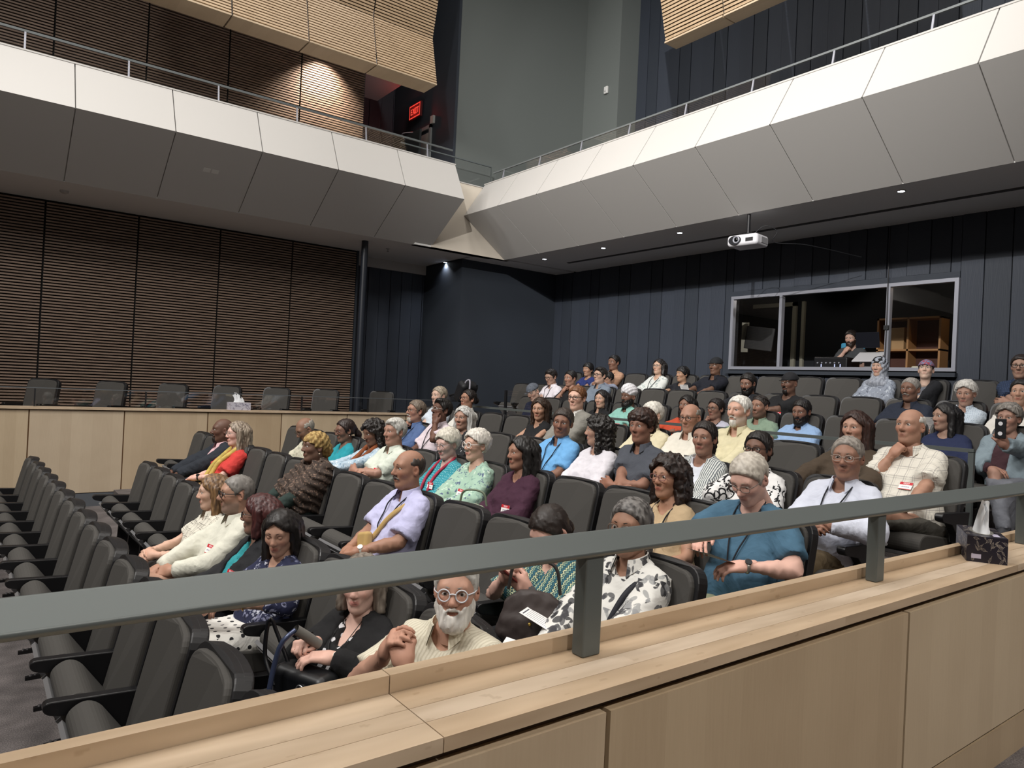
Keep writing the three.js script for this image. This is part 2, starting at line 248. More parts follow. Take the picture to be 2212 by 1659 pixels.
// balconies: folded fronts of white panels
function foldPanel(parent, name, pts, mat, th = .02) { // convex quad with thickness
  const [a, b, c, d] = pts.map(p => new THREE.Vector3(...p)), n = new THREE.Vector3().crossVectors(b.clone().sub(a), d.clone().sub(a)).normalize().multiplyScalar(-th);
  const A = [a, b, c, d], B = A.map(p => p.clone().add(n)), pos = [];
  const q = (p0, p1, p2, p3) => { for (const p of [p0, p1, p2, p0, p2, p3]) pos.push(p.x, p.y, p.z); };
  q(A[0], A[1], A[2], A[3]); q(B[3], B[2], B[1], B[0]); for (let i = 0; i < 4; i++) { const j = (i + 1) % 4; q(A[i], B[i], B[j], A[j]); }
  const g = new THREE.BufferGeometry(); g.setAttribute('position', new THREE.Float32BufferAttribute(pos, 3)); g.computeVertexNormals(); return mesh(name, metricUV(g), mat, parent);
}
const balL = struct('balcony_left', 'left balcony with folded white panel front');
const gapJ = .007;
const lw = [[S0, -11.88], [5.31, -10.77], [6.0, -11.14]]; // y, z profile
for (let k = -1; k < 11; k++) {
  const x1 = 6.88 - 1.192 * k - gapJ, x0 = 6.88 - 1.192 * (k + 1) + gapJ; if (k < 0) continue;
  foldPanel(balL, 'lower_panel', [[x0, lw[0][0], lw[0][1]], [x1, lw[0][0], lw[0][1]], [x1, lw[1][0], lw[1][1]], [x0, lw[1][0], lw[1][1]]], mWhite);
  foldPanel(balL, 'upper_panel', [[x0, lw[1][0], lw[1][1]], [x1, lw[1][0], lw[1][1]], [x1, lw[2][0], lw[2][1]], [x0, lw[2][0], lw[2][1]]], mWhite);
}
function prism(parent, name, prof, a0, a1, axis, mat) { // extrude a y/other profile
  const sh = new THREE.Shape(prof.map(([y, o]) => new THREE.Vector2(o, y))); const g = new THREE.ExtrudeGeometry(sh, { depth: a1 - a0, bevelEnabled: false });
  if (axis === 'x') { g.rotateY(-Math.PI / 2); g.scale(-1, 1, 1); g.translate(a0, 0, 0); const ix = g.attributes.position; } else g.translate(0, 0, a0);
  let q = g.index ? g.toNonIndexed() : g; if (axis === 'x') { const p = q.attributes.position.array; for (let i = 0; i < p.length; i += 9) for (let k = 0; k < 3; k++) { const t = p[i + 3 + k]; p[i + 3 + k] = p[i + 6 + k]; p[i + 6 + k] = t; } q.computeVertexNormals(); } return mesh(name, q, mat, parent);
}
prism(balL, 'core', [[S0 + .01, -11.9], [5.31, -10.81], [5.97, -11.17], [5.97, -11.3], [5.2, -11.3], [5.2, zW], [S0 + .13, zW]], -9, 6.875, 'x', mWhite);
prism(balL, 'coping', [[6.0, -11.13], [6.02, -11.13], [6.02, -11.32], [6.0, -11.32]], -9, 6.885, 'x', mWhite);
const balR = struct('balcony_back', 'rear balcony with folded white panel front');
const rw = [[S0, 8.567], [5.31, 7.545], [6.0, 8.0]];
for (let k = 0; k < 12; k++) {
  const z0 = -11.81 + 1.12 * k + gapJ, z1 = -11.81 + 1.12 * (k + 1) - gapJ;
  foldPanel(balR, 'lower_panel', [[rw[1][1], rw[1][0], z0], [rw[1][1], rw[1][0], z1], [rw[0][1], rw[0][0], z1], [rw[0][1], rw[0][0], z0]].reverse(), mWhite);
  foldPanel(balR, 'upper_panel', [[rw[2][1], rw[2][0], z0], [rw[2][1], rw[2][0], z1], [rw[1][1], rw[1][0], z1], [rw[1][1], rw[1][0], z0]].reverse(), mWhite);
}
prism(balR, 'core', [[S0 + .01, 8.58], [5.31, 7.58], [5.97, 8.02], [5.97, 8.15], [5.2, 8.15], [5.2, 11.7], [S0 + .13, 11.7]].map(([y, x]) => [y, x]), -11.81, 3, 'z', mWhite);
prism(balR, 'coping', [[6.0, 7.99], [6.02, 7.99], [6.02, 8.2], [6.0, 8.2]], -11.82, 3, 'z', mWhite);
const corner = struct('trim_1', 'pale fascia closing the corner between the two balconies');
mesh('fascia', box(6.85, 8.7, S0, 5.93, -11.93, -11.815), std('#d6cdbf', { roughness: .8 }), corner); mesh('coping', box(6.85, 8.3, 5.93, 5.95, -11.95, -11.8), mWhite, corner);
mesh('slab', box(6.06, 11.7, 5.0, 5.2, -14.6, -11.93), mSoffit, corner);
// balcony rails
{ const g = thing('balcony_rail', 'thin steel rail with glass along the left balcony', 'railing', null, 0, 6.02, -11.2); for (let k = 0; k < 6; k++) { const x = 6.88 - 1.192 * k - .55; const p = mesh('post', box(-.011, .011, 0, .27, -.006, .006), mAlu, g); p.position.set(x, 0, 0); p.rotation.x = -.16; } mesh('handrail', box(-3, 6.87, .255, .285, -.06, -.035), std('#5a5f60', { roughness: .4 }), g); mesh('pane', box(-3, 6.85, .0, .25, -.03, -.024), glass, g); }
{ const g = thing('corner_glass_rail', 'clear glass guard panel in the corner between balconies', 'glass rail', null, 0, 5.95, -12.0); mesh('pane', box(6.9, 8.25, .0, .5, -.004, .004), glass, g); mesh('handrail', box(6.2, 8.27, .5, .52, -.015, .015), std('#5f6668', { roughness: .4 }), g); mesh('post', box(8.25, 8.275, 0, .52, -.01, .01), mMetal, g); }
{ const g = thing('balcony_rail', 'thin steel rail with slanted posts along the rear balcony', 'railing', null, 8.1, 6.02, 0); for (let k = 0; k < 11; k++) { const z = -11.75 + 1.12 * k + .38; const p = mesh('post', box(-.006, .006, 0, .24, -.011, .011), mAlu, g); p.position.set(0, 0, z); p.rotation.z = -.2; } mesh('handrail', box(.04, .065, .225, .25, -11.75, 3), std('#6a6f70', { roughness: .4 }), g); mesh('pane', box(.03, .036, 0, .22, -11.7, 3), glass, g); }
// upper walls
const wallU = struct('wall_upper', 'grey painted upper walls behind the balconies');
mesh('grey_wall', box(7.64, 11.05, 5.2, CEIL, -14.8, -12.39), mGreyWall, wallU);
mesh('pilaster', box(11.05, 11.9, 5.2, CEIL, -13, -11.28), mGreyWall, wallU);
mesh('recess_wall', box(5.8, 7.66, 5.2, CEIL, -15.25, -15.12), mPaint, wallU);
mesh('recess_side', box(6.0, 6.06, 5.2, 8.4, -15.15, zW - .02), mPaint, wallU);
for (let i = 0, x = 6.06; x < 7.6; i++, x += .3) mesh('plank', box(x + .005, x + .295, 5.2, 9.6, -15.12, -15.095 + (i % 2) * .008), mPlank[i % 3], wallU);
mesh('end_face', box(7.58, 7.645, 5.2, CEIL, -15.12, -12.4), mPaint, wallU);
const wallUB = struct('wall_back_upper', 'dark boarded wall behind the rear balcony');
mesh('backing', box(11.66, 11.8, 5.2, CEIL, -11.3, 3), mDark, wallUB);
for (let i = 0, z = -11.28; z < 2.5; i++, z += .3) mesh('plank', box(11.62 + (i % 3) * .008, 11.66, 5.2, CEIL - .05, z + .006, z + .294), mPlank[i % 3], wallUB);
mesh('ceiling_white', box(-9, 6.06, 8.4, 8.48, zW, -11.5), std('#b9bcc4', { roughness: .9 }), wallU);
mesh('ceiling_white', box(6.06, 7.14, 8.4, 8.48, -15.15, -13.3), std('#b9bcc4', { roughness: .9 }), wallU);
// slatted acoustic reflectors
function reflectorL() {
  const g = thing('acoustic_reflector', 'warm lit slatted timber reflector hanging above the left balcony', 'acoustic panel');
  for (let k = 0; k < 5; k++) {
    const x1 = 6.27 - 1.155 * k - .012, x0 = 6.27 - 1.155 * (k + 1) + .012; const lo = [], up = [];
    const face = (arr, y0, z0, y1, z1, n) => { const th = Math.atan2(z1 - z0, y1 - y0); for (let i = 0; i < n; i++) { const t = (i + .5) / n, b = metricUV(box(x0, x1, -.016, .016, -.022, 0), rnd(), rnd()); b.rotateX(th); b.translate(0, y0 + (y1 - y0) * t, z0 + (z1 - z0) * t); arr.push(b); } };
    face(lo, 7.24, -10.88, 8.09, -11.1, 18); face(up, 8.09, -11.1, 10.2, -10.65, 44);
    const a = mesh('lower_slats', merge(lo), mSlatLight, g); a.userData.kind = 'stuff'; const b = mesh('upper_slats', merge(up), mSlatLight, g); b.userData.kind = 'stuff';
    mesh('backing', foldG([[x0, 7.24, -10.905], [x1, 7.24, -10.905], [x1, 8.09, -11.125], [x0, 8.09, -11.125]]), mBack, g); mesh('backing', foldG([[x0, 8.09, -11.125], [x1, 8.09, -11.125], [x1, 10.2, -10.675], [x0, 10.2, -10.675]]), mBack, g);
    mesh('underside', ubox(x0, x1, 7.2, 7.225, -11.32, -10.87), mapleTint[1], g);
  }
}
function foldG(p) { const g = new THREE.BufferGeometry(); const q = [p[0], p[1], p[2], p[0], p[2], p[3]].flat(); g.setAttribute('position', new THREE.Float32BufferAttribute(q, 3)); g.computeVertexNormals(); return g; }
reflectorL();
{ const g = thing('acoustic_reflector', 'slatted timber reflector hanging above the rear balcony', 'acoustic panel');
  for (let k = 0; k < 4; k++) { const z0 = -7.28 + 1.05 * k + .01, z1 = -7.28 + 1.05 * (k + 1) - .01, arr = []; for (let i = 0; i < 40; i++) { const t = (i + .5) / 40, b = metricUV(box(0, .022, -.016, .016, z0, z1), rnd(), rnd()); b.rotateZ(.23); b.translate(8.05 - .5 * t, 7.27 + 1.9 * t, 0); arr.push(b); } const m = mesh('slats', merge(arr), mSlatLight, g); m.userData.kind = 'stuff'; mesh('backing', foldG([[8.07, 7.27, z0], [8.07, 7.27, z1], [7.57, 9.17, z1], [7.57, 9.17, z0]]), mBack, g); mesh('underside', ubox(8.03, 8.3, 7.23, 7.255, z0, z1), mapleTint[1], g); } }
// near parapet, ledge and rail in front of the camera
const par = struct('parapet_near', 'pale maple parapet with wide ledge in the foreground');
mesh('core', box(-5, 5.4, -.1, 1.395, -1.12, -.965), std('#6a523c', { roughness: .7 }), par);
for (let k = -4; k < 4; k++) { const x0 = .961 + 1.199 * k; mesh('panel', ubox(x0 + .006, Math.min(x0 + 1.193, 5.4), .915, 1.411, -.965, -.93, k * .31, .2), mapleTint[(k + 6) % 4], par); mesh('base_panel', ubox(x0 + .006, Math.min(x0 + 1.193, 5.4), .5, .9, -.965, -.934, k * .21, .6), mapleTint[(k + 5) % 4], par); }
mesh('reveal_strip', box(-5, 5.4, 1.411, 1.43, -.99, -.955), std('#4a382a'), par);
const lz = [-.932, -.99, -1.045, -1.115], segX = [-5, -1.8, .605, 3.0, 5.4];
for (let s = 0; s < 4; s++) for (let b = 0; b < 3; b++) mesh('board', metricUV(box(segX[s] + .001, segX[s + 1] - .001, 1.43, 1.454, lz[b + 1] + .0006, lz[b] - .0006), rnd(), rnd(), .55), mBoard[(s * 3 + b * 2) % 4], par);
for (let s = 0; s < 4; s++) mesh('lip', metricUV(box(segX[s] + .001, segX[s + 1] - .001, 1.43, 1.486, -1.145, -1.1155), rnd(), rnd(), .55), mBoard[2], par);
{ const g = thing('handrail', 'grey painted flat steel handrail on posts above the maple ledge', 'railing', null, 0, 1.454, -1.08); const r = rbox(10.4, .016, .062, .006, 2); r.rotateX(.62); r.translate(.2, .228, 0); mesh('rail', r, mMetal, g); for (const x of [-1.75, -.36, 1.04, 2.26, 3.5, 4.8]) { const p = rbox(.05, .215, .035, .004, 1); p.translate(x, .1075, 0); mesh('post', p, mMetal, g); } }
// closing walls, box floor, ceiling
const wallR = struct('wall_right', 'dark wall behind the near seating box'); mesh('panel', box(-9, 12, -.3, CEIL, 3, 3.2), std('#8b8a88', { roughness: .8 }), wallR);
const nearFloor = struct('box_floor_near', 'grey carpet of the near seating box'); mesh('slab', ubox(-9, 5.6, -.3, .77, -.965, 3), mCarpet, nearFloor);
mesh('near_soffit', box(-9, 11, 4.7, 4.82, 1.0, 3), mSoffit, wallR);
const wallF = struct('wall_front', 'dark stage wall out of sight'); mesh('panel', box(-9.3, -9, -.3, CEIL, -15.2, 3.2), std('#94928e', { roughness: .9 }), wallF);
const outer = struct('wall_outer', 'outer shell of the hall'); mesh('panel', merge([box(-9.3, 13.7, -.3, CEIL, -15.6, -15.2), box(13.4, 13.7, -.3, CEIL, -15.2, 3.2)]), mPaint, outer);
const ceil = struct('ceiling', 'dark high ceiling with recessed house lights'); mesh('slab', box(-9.3, 13.7, CEIL, CEIL + .3, -15.6, 3.2), std('#45454a'), ceil);
const mGlow = new THREE.MeshStandardMaterial({ color: 0x222222, emissive: 0xfff0dd, emissiveIntensity: 2 });
for (const [x, z] of HOUSE) { mesh('house_light_rim', box(x - .72, x + .72, CEIL - .025, CEIL, z - .72, z + .72), mBlackMetal, ceil); mesh('house_light_panel', box(x - .65, x + .65, CEIL - .028, CEIL - .02, z - .65, z + .65), mGlow, ceil); }
for (const [x, y, z] of BRIDGE) { const g = thing('stage_spotlight', 'black stage spotlight on overhead bridge aimed at the audience', 'spotlight', 'stage bridge spotlights', x, y, z); const b = new THREE.CylinderGeometry(.11, .13, .4, 20); b.rotateZ(Math.PI / 2 - .45); b.translate(-.24, .13, 0); mesh('housing', b, mBlackMetal, g); mesh('yoke', box(-.27, -.23, .2, .75, -.02, .02), mBlackMetal, g); }
{ const g = thing('lighting_bridge', 'black pipe carrying the stage spotlights across the hall', 'pipe', null, -3.85, 9.35, -6); mesh('pipe', new THREE.CylinderGeometry(.03, .03, 17.5, 12).rotateX(Math.PI / 2), mBlackMetal, g); for (const z of [-7, 0, 7]) mesh('hanger', box(-.01, .01, 0, CEIL - 9.35, z - .01, z + .01), mBlackMetal, g); }
// ---------------------------------------------------------------- theatre seats; origin on the floor below the top of the back, local +z is the way it faces
const fabTex = dataTex(128, (u, v) => { const k = 150 + 45 * noise2(u * 70, v * 70) + 25 * Math.sin(u * 400) * Math.sin(v * 400); return [k, k, k]; });
const fabB = fabTex.clone(); fabB.repeat.set(6, 6); fabB.needsUpdate = true;
const mFabric = std('#403e3b', { roughness: .78, bumpMap: fabB, bumpScale: .0006 }), mShell = std('#1d1d1f', { roughness: .42 }), mPan = std('#6b6b6d', { roughness: .38 }), mArm = std('#101013', { roughness: .38 }), mDot = std('#e9e9ec', { roughness: .3 }), mChrome = std('#b8b8bc', { roughness: .25, metalness: .9 });
const rr2 = (w, h, r, rb) => { const s = new THREE.Shape(); const x = w / 2; s.moveTo(-x + rb, 0); s.lineTo(x - rb, 0); s.quadraticCurveTo(x, 0, x, rb); s.lineTo(x - .004, h - r); s.quadraticCurveTo(x - .006, h, x - r - .006, h); s.quadraticCurveTo(0, h + .018, -x + r + .006, h); s.quadraticCurveTo(-x + .006, h, -x + .004, h - r); s.lineTo(-x, rb); s.quadraticCurveTo(-x, 0, -x + rb, 0); return s; };
function curveBack(g, d) { const p = g.attributes.position; for (let i = 0; i < p.count; i++) { const x = p.getX(i); p.setZ(i, p.getZ(i) + d * x * x * 4); } g.computeVertexNormals(); return g; }
const BACK_TILT = -.23;
const place = (g, y, z, rx) => { g.rotateX(rx); g.translate(0, y, z); return g; };
const cushG = place(curveBack(new THREE.ExtrudeGeometry(rr2(.43, .555, .075, .02), { depth: .03, bevelEnabled: true, bevelThickness: .018, bevelSize: .012, bevelSegments: 3, curveSegments: 6, steps: 1 }), .1), .42, .112, BACK_TILT);
const shellG = place(curveBack(new THREE.ExtrudeGeometry(rr2(.475, .6, .085, .02), { depth: .028, bevelEnabled: true, bevelThickness: .008, bevelSize: .008, bevelSegments: 2, curveSegments: 7 }), .1), .395, .078, BACK_TILT);
// the rim stands a little proud of the cushion edge
const rimG = (() => { const o = rr2(.485, .606, .088, .02), h = new THREE.Path(rr2(.447, .58, .078, .02).getPoints(6)); o.holes.push(h); const g = new THREE.ExtrudeGeometry(o, { depth: .052, bevelEnabled: true, bevelThickness: .005, bevelSize: .004, bevelSegments: 1, curveSegments: 6 }); return place(curveBack(g, .1), .393, .082, BACK_TILT); })();
function seatProfile(up) { // cushion and pan in the yz plane, extruded over the width
  const s = new THREE.Shape(); s.moveTo(0, .012); s.lineTo(.36, .0); s.quadraticCurveTo(.47, 0, .47, .05); s.quadraticCurveTo(.47, .115, .38, .115); s.lineTo(.05, .09); s.quadraticCurveTo(0, .085, 0, .04); s.closePath();
  const c = new THREE.ExtrudeGeometry(s, { depth: .4, bevelEnabled: true, bevelThickness: .012, bevelSize: .01, bevelSegments: 2, curveSegments: 8 }); c.translate(0, 0, -.2); c.rotateY(-Math.PI / 2); // along +z, thickness +y
  const pan = new THREE.BoxGeometry(.41, .028, .4); pan.translate(0, -.012, .225); const front = new THREE.BoxGeometry(.4, .02, .08); front.translate(0, -.008, .43);
  const dot = new THREE.CylinderGeometry(.015, .015, .004, 14); dot.scale(1, 1, .75); if (up) { dot.translate(0, -.029, .34); } else { dot.rotateX(Math.PI / 2); dot.translate(0, .03, .482); }
  const M = new THREE.Matrix4().makeTranslation(0, up ? .3 : .36, up ? .15 : .13).multiply(new THREE.Matrix4().makeRotationX(up ? -.86 : -.06)).multiply(new THREE.Matrix4().makeScale(1, 1, up ? .8 : 1));
  return [c, merge([pan, front]), dot].map(g => g.applyMatrix4(M));
}
const seatUp = seatProfile(true), seatDown = seatProfile(false);
const armG = (() => { const s = new THREE.Shape(); s.moveTo(.04, .63); s.lineTo(.43, .648); s.quadraticCurveTo(.455, .648, .455, .628); s.quadraticCurveTo(.45, .606, .42, .6); s.lineTo(.3, .575); s.lineTo(.22, .5); s.lineTo(.2, .45); s.lineTo(.085, .44); s.closePath(); const g = new THREE.ExtrudeGeometry(s, { depth: .042, bevelEnabled: true, bevelThickness: .005, bevelSize: .005, bevelSegments: 2, curveSegments: 5 }); g.translate(0, 0, -.021); g.rotateY(-Math.PI / 2); return g; })();
const legG = (() => { const s = new THREE.Shape(); s.moveTo(.08, .5); s.lineTo(.2, .5); s.lineTo(.23, .03); s.lineTo(.33, .02); s.lineTo(.33, 0); s.lineTo(.06, 0); s.lineTo(.06, .02); s.lineTo(.11, .05); s.closePath(); const g = new THREE.ExtrudeGeometry(s, { depth: .03, bevelEnabled: false }); g.translate(0, 0, -.015); g.rotateY(-Math.PI / 2); return g; })();
const boltG = merge([new THREE.CylinderGeometry(.008, .01, .012, 10).translate(0, .026, .3), new THREE.CylinderGeometry(.008, .01, .012, 10).translate(0, .026, .275)]);
function makeSeat(up) {
  const g = new THREE.Group(); mesh('back_cushion', cushG, mFabric, g); const sh = mesh('back_shell', shellG, mShell, g); mesh('rim', rimG, mShell, sh);
  const [c, p, d] = up ? seatUp : seatDown; mesh('seat_cushion', c, mFabric, g); const pan = mesh('seat_pan', p, mPan, g); mesh('number_disc', d, mDot, pan);
  for (const s of [-1, 1]) { if (s < 0) { const a = mesh('armrest', armG, mArm, g); a.position.x = s * .255; const l = mesh('leg', legG, mArm, g); l.position.x = s * .255; const b = mesh('bolt', boltG, mChrome, l); } }
  return g;
}
const seatProto = [makeSeat(false), makeSeat(true)];
const ordinal = ['', 'front', 'second', 'third', 'fourth', 'fifth', 'sixth', 'seventh', 'eighth', 'last'];
const farSide = {};
for (const [r, z, who] of SEATS) {
  const s = seatProto[who ? 0 : 1].clone(); s.name = numbered('theatre_seat'); s.position.set(rowX(r, z), ROWF[r], z); s.rotation.y = -Math.PI / 2; scene.add(s);
  const nx = SEATS.filter(q => q[0] === r && q[2] && Math.abs(Math.abs(q[1] - z) - .51) < .05), one = nx.sort((p, q) => q[1] - p[1])[0];
  const two = nx.length > 1 ? `empty seat between ${nx[0][2]} and ${nx[1][2]}` : ''; const okTwo = two && two.split(' ').length <= 16;
  tag(s, who ? `grey theatre seat folded down under ${who}` : okTwo ? two : one ? `empty seat ${one[1] > z ? 'beyond' : 'before'} ${one[2]}, seen from ledge` : `empty grey theatre seat tipped up in the ${ordinal[r]} row, both neighbours empty`, 'seat', `seats of the ${ordinal[r]} row`);
}
const LAST = {}; for (const [r, z] of SEATS) if (!(r in LAST) || z > LAST[r]) LAST[r] = z;
// every row closes with one more arm at its near end
scene.children.filter(o => o.name.startsWith('theatre_seat')).forEach(o => { for (const r in LAST) if (Math.abs(o.position.z - LAST[r]) < .01 && Math.abs(o.position.y - ROWF[r]) < .01) { const a = mesh('armrest', armG, mArm, o); a.position.x = .255; const l = mesh('leg', legG, mArm, o); l.position.x = .255; } });
// loose seats in the far box
for (const [x, z] of [[.74, -12.4], [1.62, -12.42], [2.5, -12.42], [3.34, -12.42], [4.18, -12.42], [5.08, -12.42], [6.3, -12.6]]) { const s = seatProto[0].clone(); s.name = numbered('theatre_seat'); s.position.set(x + .12, .8, z - .1); s.rotation.y = -.72; scene.add(s); tag(s, 'dark theatre seat standing apart behind the far maple parapet', 'seat', 'seats in the far box'); const a = mesh('armrest', armG, mArm, s); a.position.x = .255; const l = mesh('leg', legG, mArm, s); l.position.x = .255; }
// ---------------------------------------------------------------- printed fabrics
function prng(n) { let s = n >>> 0; return () => { s = (s * 1664525 + 1013904223) >>> 0; return s / 4294967296; }; }
function drawStripes(a, b, n) { return (c, w, h) => { c.fillStyle = a; c.fillRect(0, 0, w, h); c.fillStyle = b; for (let i = 0; i < n; i++) c.fillRect(i * w / n, 0, w / n * .42, h); }; }
function drawDots(a, b, n, r) { return (c, w, h) => { c.fillStyle = a; c.fillRect(0, 0, w, h); c.fillStyle = b; const R = prng(n * 7 + r); for (let j = 0; j < n; j++) for (let i = 0; i < n; i++) { c.beginPath(); c.arc((i + .5 + (j % 2) * .5) % n * w / n, (j + .5) * h / n, w / n / 2 * (r > 20 ? .3 + R() * .3 : .34), 0, 7); c.fill(); } }; }
function drawPlaid(a, b) { return (c, w, h) => { c.fillStyle = a; c.fillRect(0, 0, w, h); c.globalAlpha = .55; c.fillStyle = b; for (let i = 0; i < 4; i++) { c.fillRect(i * w / 4, 0, 5, h); c.fillRect(0, i * h / 4, w, 5); c.globalAlpha = .3; c.fillRect(i * w / 4 + 14, 0, 4, h); c.fillRect(0, i * h / 4 + 14, w, 4); c.globalAlpha = .55; } c.globalAlpha = 1; }; }
function drawBlotch(a, cols, n, r) { return (c, w, h) => { c.fillStyle = a; c.fillRect(0, 0, w, h); const R = prng(n * 13 + r); for (let i = 0; i < n; i++) { c.globalAlpha = .72; c.fillStyle = cols[i % cols.length]; const x = R() * w, y = R() * h; for (let k = 0; k < 4; k++) { c.beginPath(); c.ellipse(x + (R() - .5) * r * 2, y + (R() - .5) * r * 2, r * (.4 + R() * .6), r * (.25 + R() * .4), R() * 3, 0, 7); c.fill(); } } c.globalAlpha = 1; }; }
function drawZig(a, cols) { return (c, w, h) => { c.fillStyle = a; c.fillRect(0, 0, w, h); c.lineWidth = 7; for (let k = 0; k < 12; k++) { c.strokeStyle = cols[k % cols.length]; c.beginPath(); const x0 = (k + .5) * w / 12; for (let i = 0; i <= 24; i++) { const y = i * h / 24, x = x0 + (i % 2 ? 8 : -8); i ? c.lineTo(x, y) : c.moveTo(x, y); } c.stroke(); } }; }
function drawSwirl(a, b) { return (c, w, h) => { c.fillStyle = a; c.fillRect(0, 0, w, h); c.strokeStyle = b; const R = prng(77); for (let i = 0; i < 26; i++) { c.lineWidth = 6 + R() * 9; c.beginPath(); c.arc(R() * w, R() * h, 12 + R() * 26, R() * 6, R() * 6 + 3.5); c.stroke(); } }; }
// ---------------------------------------------------------------- people
const skinMat = new THREE.MeshPhysicalMaterial({ color: 0xffffff, vertexColors: true, roughness: .52, specularIntensity: .6 });
const hairMat = new THREE.MeshStandardMaterial({ color: 0xffffff, vertexColors: true, roughness: .5 });
const wrinkle = dataTex(256, (u, v) => { let h = 0; h += .62 * (1 - Math.abs(tn(u, v, 4, 3))); h += .3 * (1 - Math.abs(tn(u, v, 9, 9))); h += .04 * tn(u, v, 60, 5); const q = Math.max(0, Math.min(255, 128 + (h - .6) * 190)); return [q, q, q]; });
const wrinkleB = wrinkle.clone(); wrinkleB.repeat.set(2.6, 2.6); wrinkleB.needsUpdate = true;
const clothMat = new THREE.MeshStandardMaterial({ color: 0xffffff, vertexColors: true, roughness: .88, bumpMap: wrinkleB, bumpScale: .0045 });
const leatherMat = new THREE.MeshStandardMaterial({ color: 0xffffff, vertexColors: true, roughness: .45 });
const lensMat = new THREE.MeshPhysicalMaterial({ color: 0xffffff, roughness: .03, transmission: 1, thickness: 0, ior: 1.3 });
const darkLens = new THREE.MeshPhysicalMaterial({ color: 0x2a2320, roughness: .05, transmission: .5, thickness: 0 });
const patMats = {};
function patMat(key, draw, size = .25, rough = .85) {
  if (!patMats[key]) { const t = canvasTex(256, 256, draw, [1 / size, 1 / size]); patMats[key] = new THREE.MeshStandardMaterial({ color: 0xffffff, map: t, roughness: rough, bumpMap: wrinkleB, bumpScale: .0045 }); }
  return patMats[key];
}
const HEADCACHE = {};
const tone = hex => { const c = lin(hex), m = (c[0] + c[1] + c[2]) / 3; return c.map(v => (v + (m - v) * .36) * 1.22); };
// the face: h half size about .115; x left/right, y up, z forward
function headTemplate(kind, cell) {
  const key = kind + cell; if (HEADCACHE[key]) return HEADCACHE[key];
  const male = kind !== 'f', child = kind === 'c';
  const j = male && !child ? 1 : 0;
  const parts = [
    [ellip(0, .034, -.012, .0745, .083, .094), 0],
    [ellip(0, -.03, .024, .0525 + j * .003, .078, .061), .04],
    [ellip(0, -.096, .061, .017 + j * .004, .018, .02), .035],
    [capsule([.037 + j * .005, -.052, 0], [.018, -.092, .047], .019, .016), .03],
    [capsule([-.037 - j * .005, -.052, 0], [-.018, -.092, .047], .019, .016), .03],
    [ellip(.038, -.016, .052, .02, .018, .022), .03], [ellip(-.038, -.016, .052, .02, .018, .022), .03],
    [capsule([-.036, .03, .068], [.036, .03, .068], .0125 + j * .002, .0125 + j * .002), .025],
    [capsule([0, .024, .079], [0, -.02, .1 + j * .004], .0075, .0115 + j * .001), .016],
    [ellip(.0115, -.026, .093, .0078, .007, .009), .008], [ellip(-.0115, -.026, .093, .0078, .007, .009), .008],
    [capsule([-.023, -.0552, .0765], [.023, -.0552, .0765], .0052, .0052), .012], [capsule([0, -.052, .084], [0, -.053, .084], .0062, .0062), .01],
    [capsule([-.014, -.064, .079], [.014, -.064, .079], .0072, .0072), .01],
    [capsule([0, -.07, -.014], [0, -.2, -.04], .05 + j * .005, .054 + j * .006), .035],
  ];
  const base = union(parts);
  const sock = [ellip(.031, .011, .092, .0195, .0145, .022), ellip(-.031, .011, .092, .0195, .0145, .022)];
  const lids = [[capsule([.02, .0185, .0805], [.043, .0175, .0745], .0046, .0044), .005], [capsule([-.02, .0185, .0805], [-.043, .0175, .0745], .0046, .0044), .005], [capsule([.021, .0025, .0785], [.042, .0025, .0735], .0038, .0038), .005], [capsule([-.021, .0025, .0785], [-.042, .0025, .0735], .0038, .0038), .005]];
  const ear = s => { const e = ellip(0, 0, 0, .0085, .031, .019), c = ellip(.009, .004, .003, .008, .018, .011); const ca = Math.cos(.45), sa = Math.sin(.45); return (x, y, z) => { let X = (x * s - .0765), Y = y + .004, Z = z + .012; const X2 = X * ca - Z * -sa, Z2 = X * -sa + Z * ca; return Math.max(e(X2, Y, Z2), -c(X2, Y, Z2)); }; };
  const eL = ear(1), eR = ear(-1), slit = capsule([-.02, -.0592, .0915], [.02, -.0592, .0915], .0018, .0018);
  const f = (x, y, z) => {
    let d = base(x, y, z);
    d = smax(d, -sock[0](x, y, z), .012); d = smax(d, -sock[1](x, y, z), .012);
    for (const [l, k] of lids) d = smin(d, l(x, y, z), k);
    d = smax(d, -slit(x, y, z), .004);
    d = smin(d, eL(x, y, z), .008); d = smin(d, eR(x, y, z), .008);
    return d;
  };
  const g = surfaceNet(f, [-.105, -.2, -.125], [.105, .135, .128], cell, 1);
  // region weights: 0 skin 1 lips 2 stubble 3 warm (cheek, nose, ear)
  const p = g.attributes.position, reg = [];
  for (let i = 0; i < p.count; i++) {
    const x = p.getX(i), y = p.getY(i), z = p.getZ(i), ax = Math.abs(x);
    const lip = Math.max(0, 1 - Math.hypot(ax / .027, (y + .0585) / .0125) ** 4) * (z > .07 ? 1 : 0);
    const jaw = y < -.032 && y > -.12 && z > -.01 ? Math.min(1, (-.032 - y) / .02) : 0;
    const warm = Math.max(0, 1 - Math.hypot(ax - .042, y + .022) / .03) * (z > .03 ? 1 : 0) + Math.max(0, 1 - Math.hypot(x, y + .02, z - .1) / .025) + (ax > .074 ? .7 : 0);
    reg.push([lip > .25 ? Math.min(1, lip * 1.5) : 0, jaw * (1 - lip), Math.min(1, warm)]);
  }
  return HEADCACHE[key] = { g, reg };
}
const eyeGeo = (() => { const g = new THREE.SphereGeometry(.0128, 14, 10); g.rotateX(Math.PI / 2); return g; })();
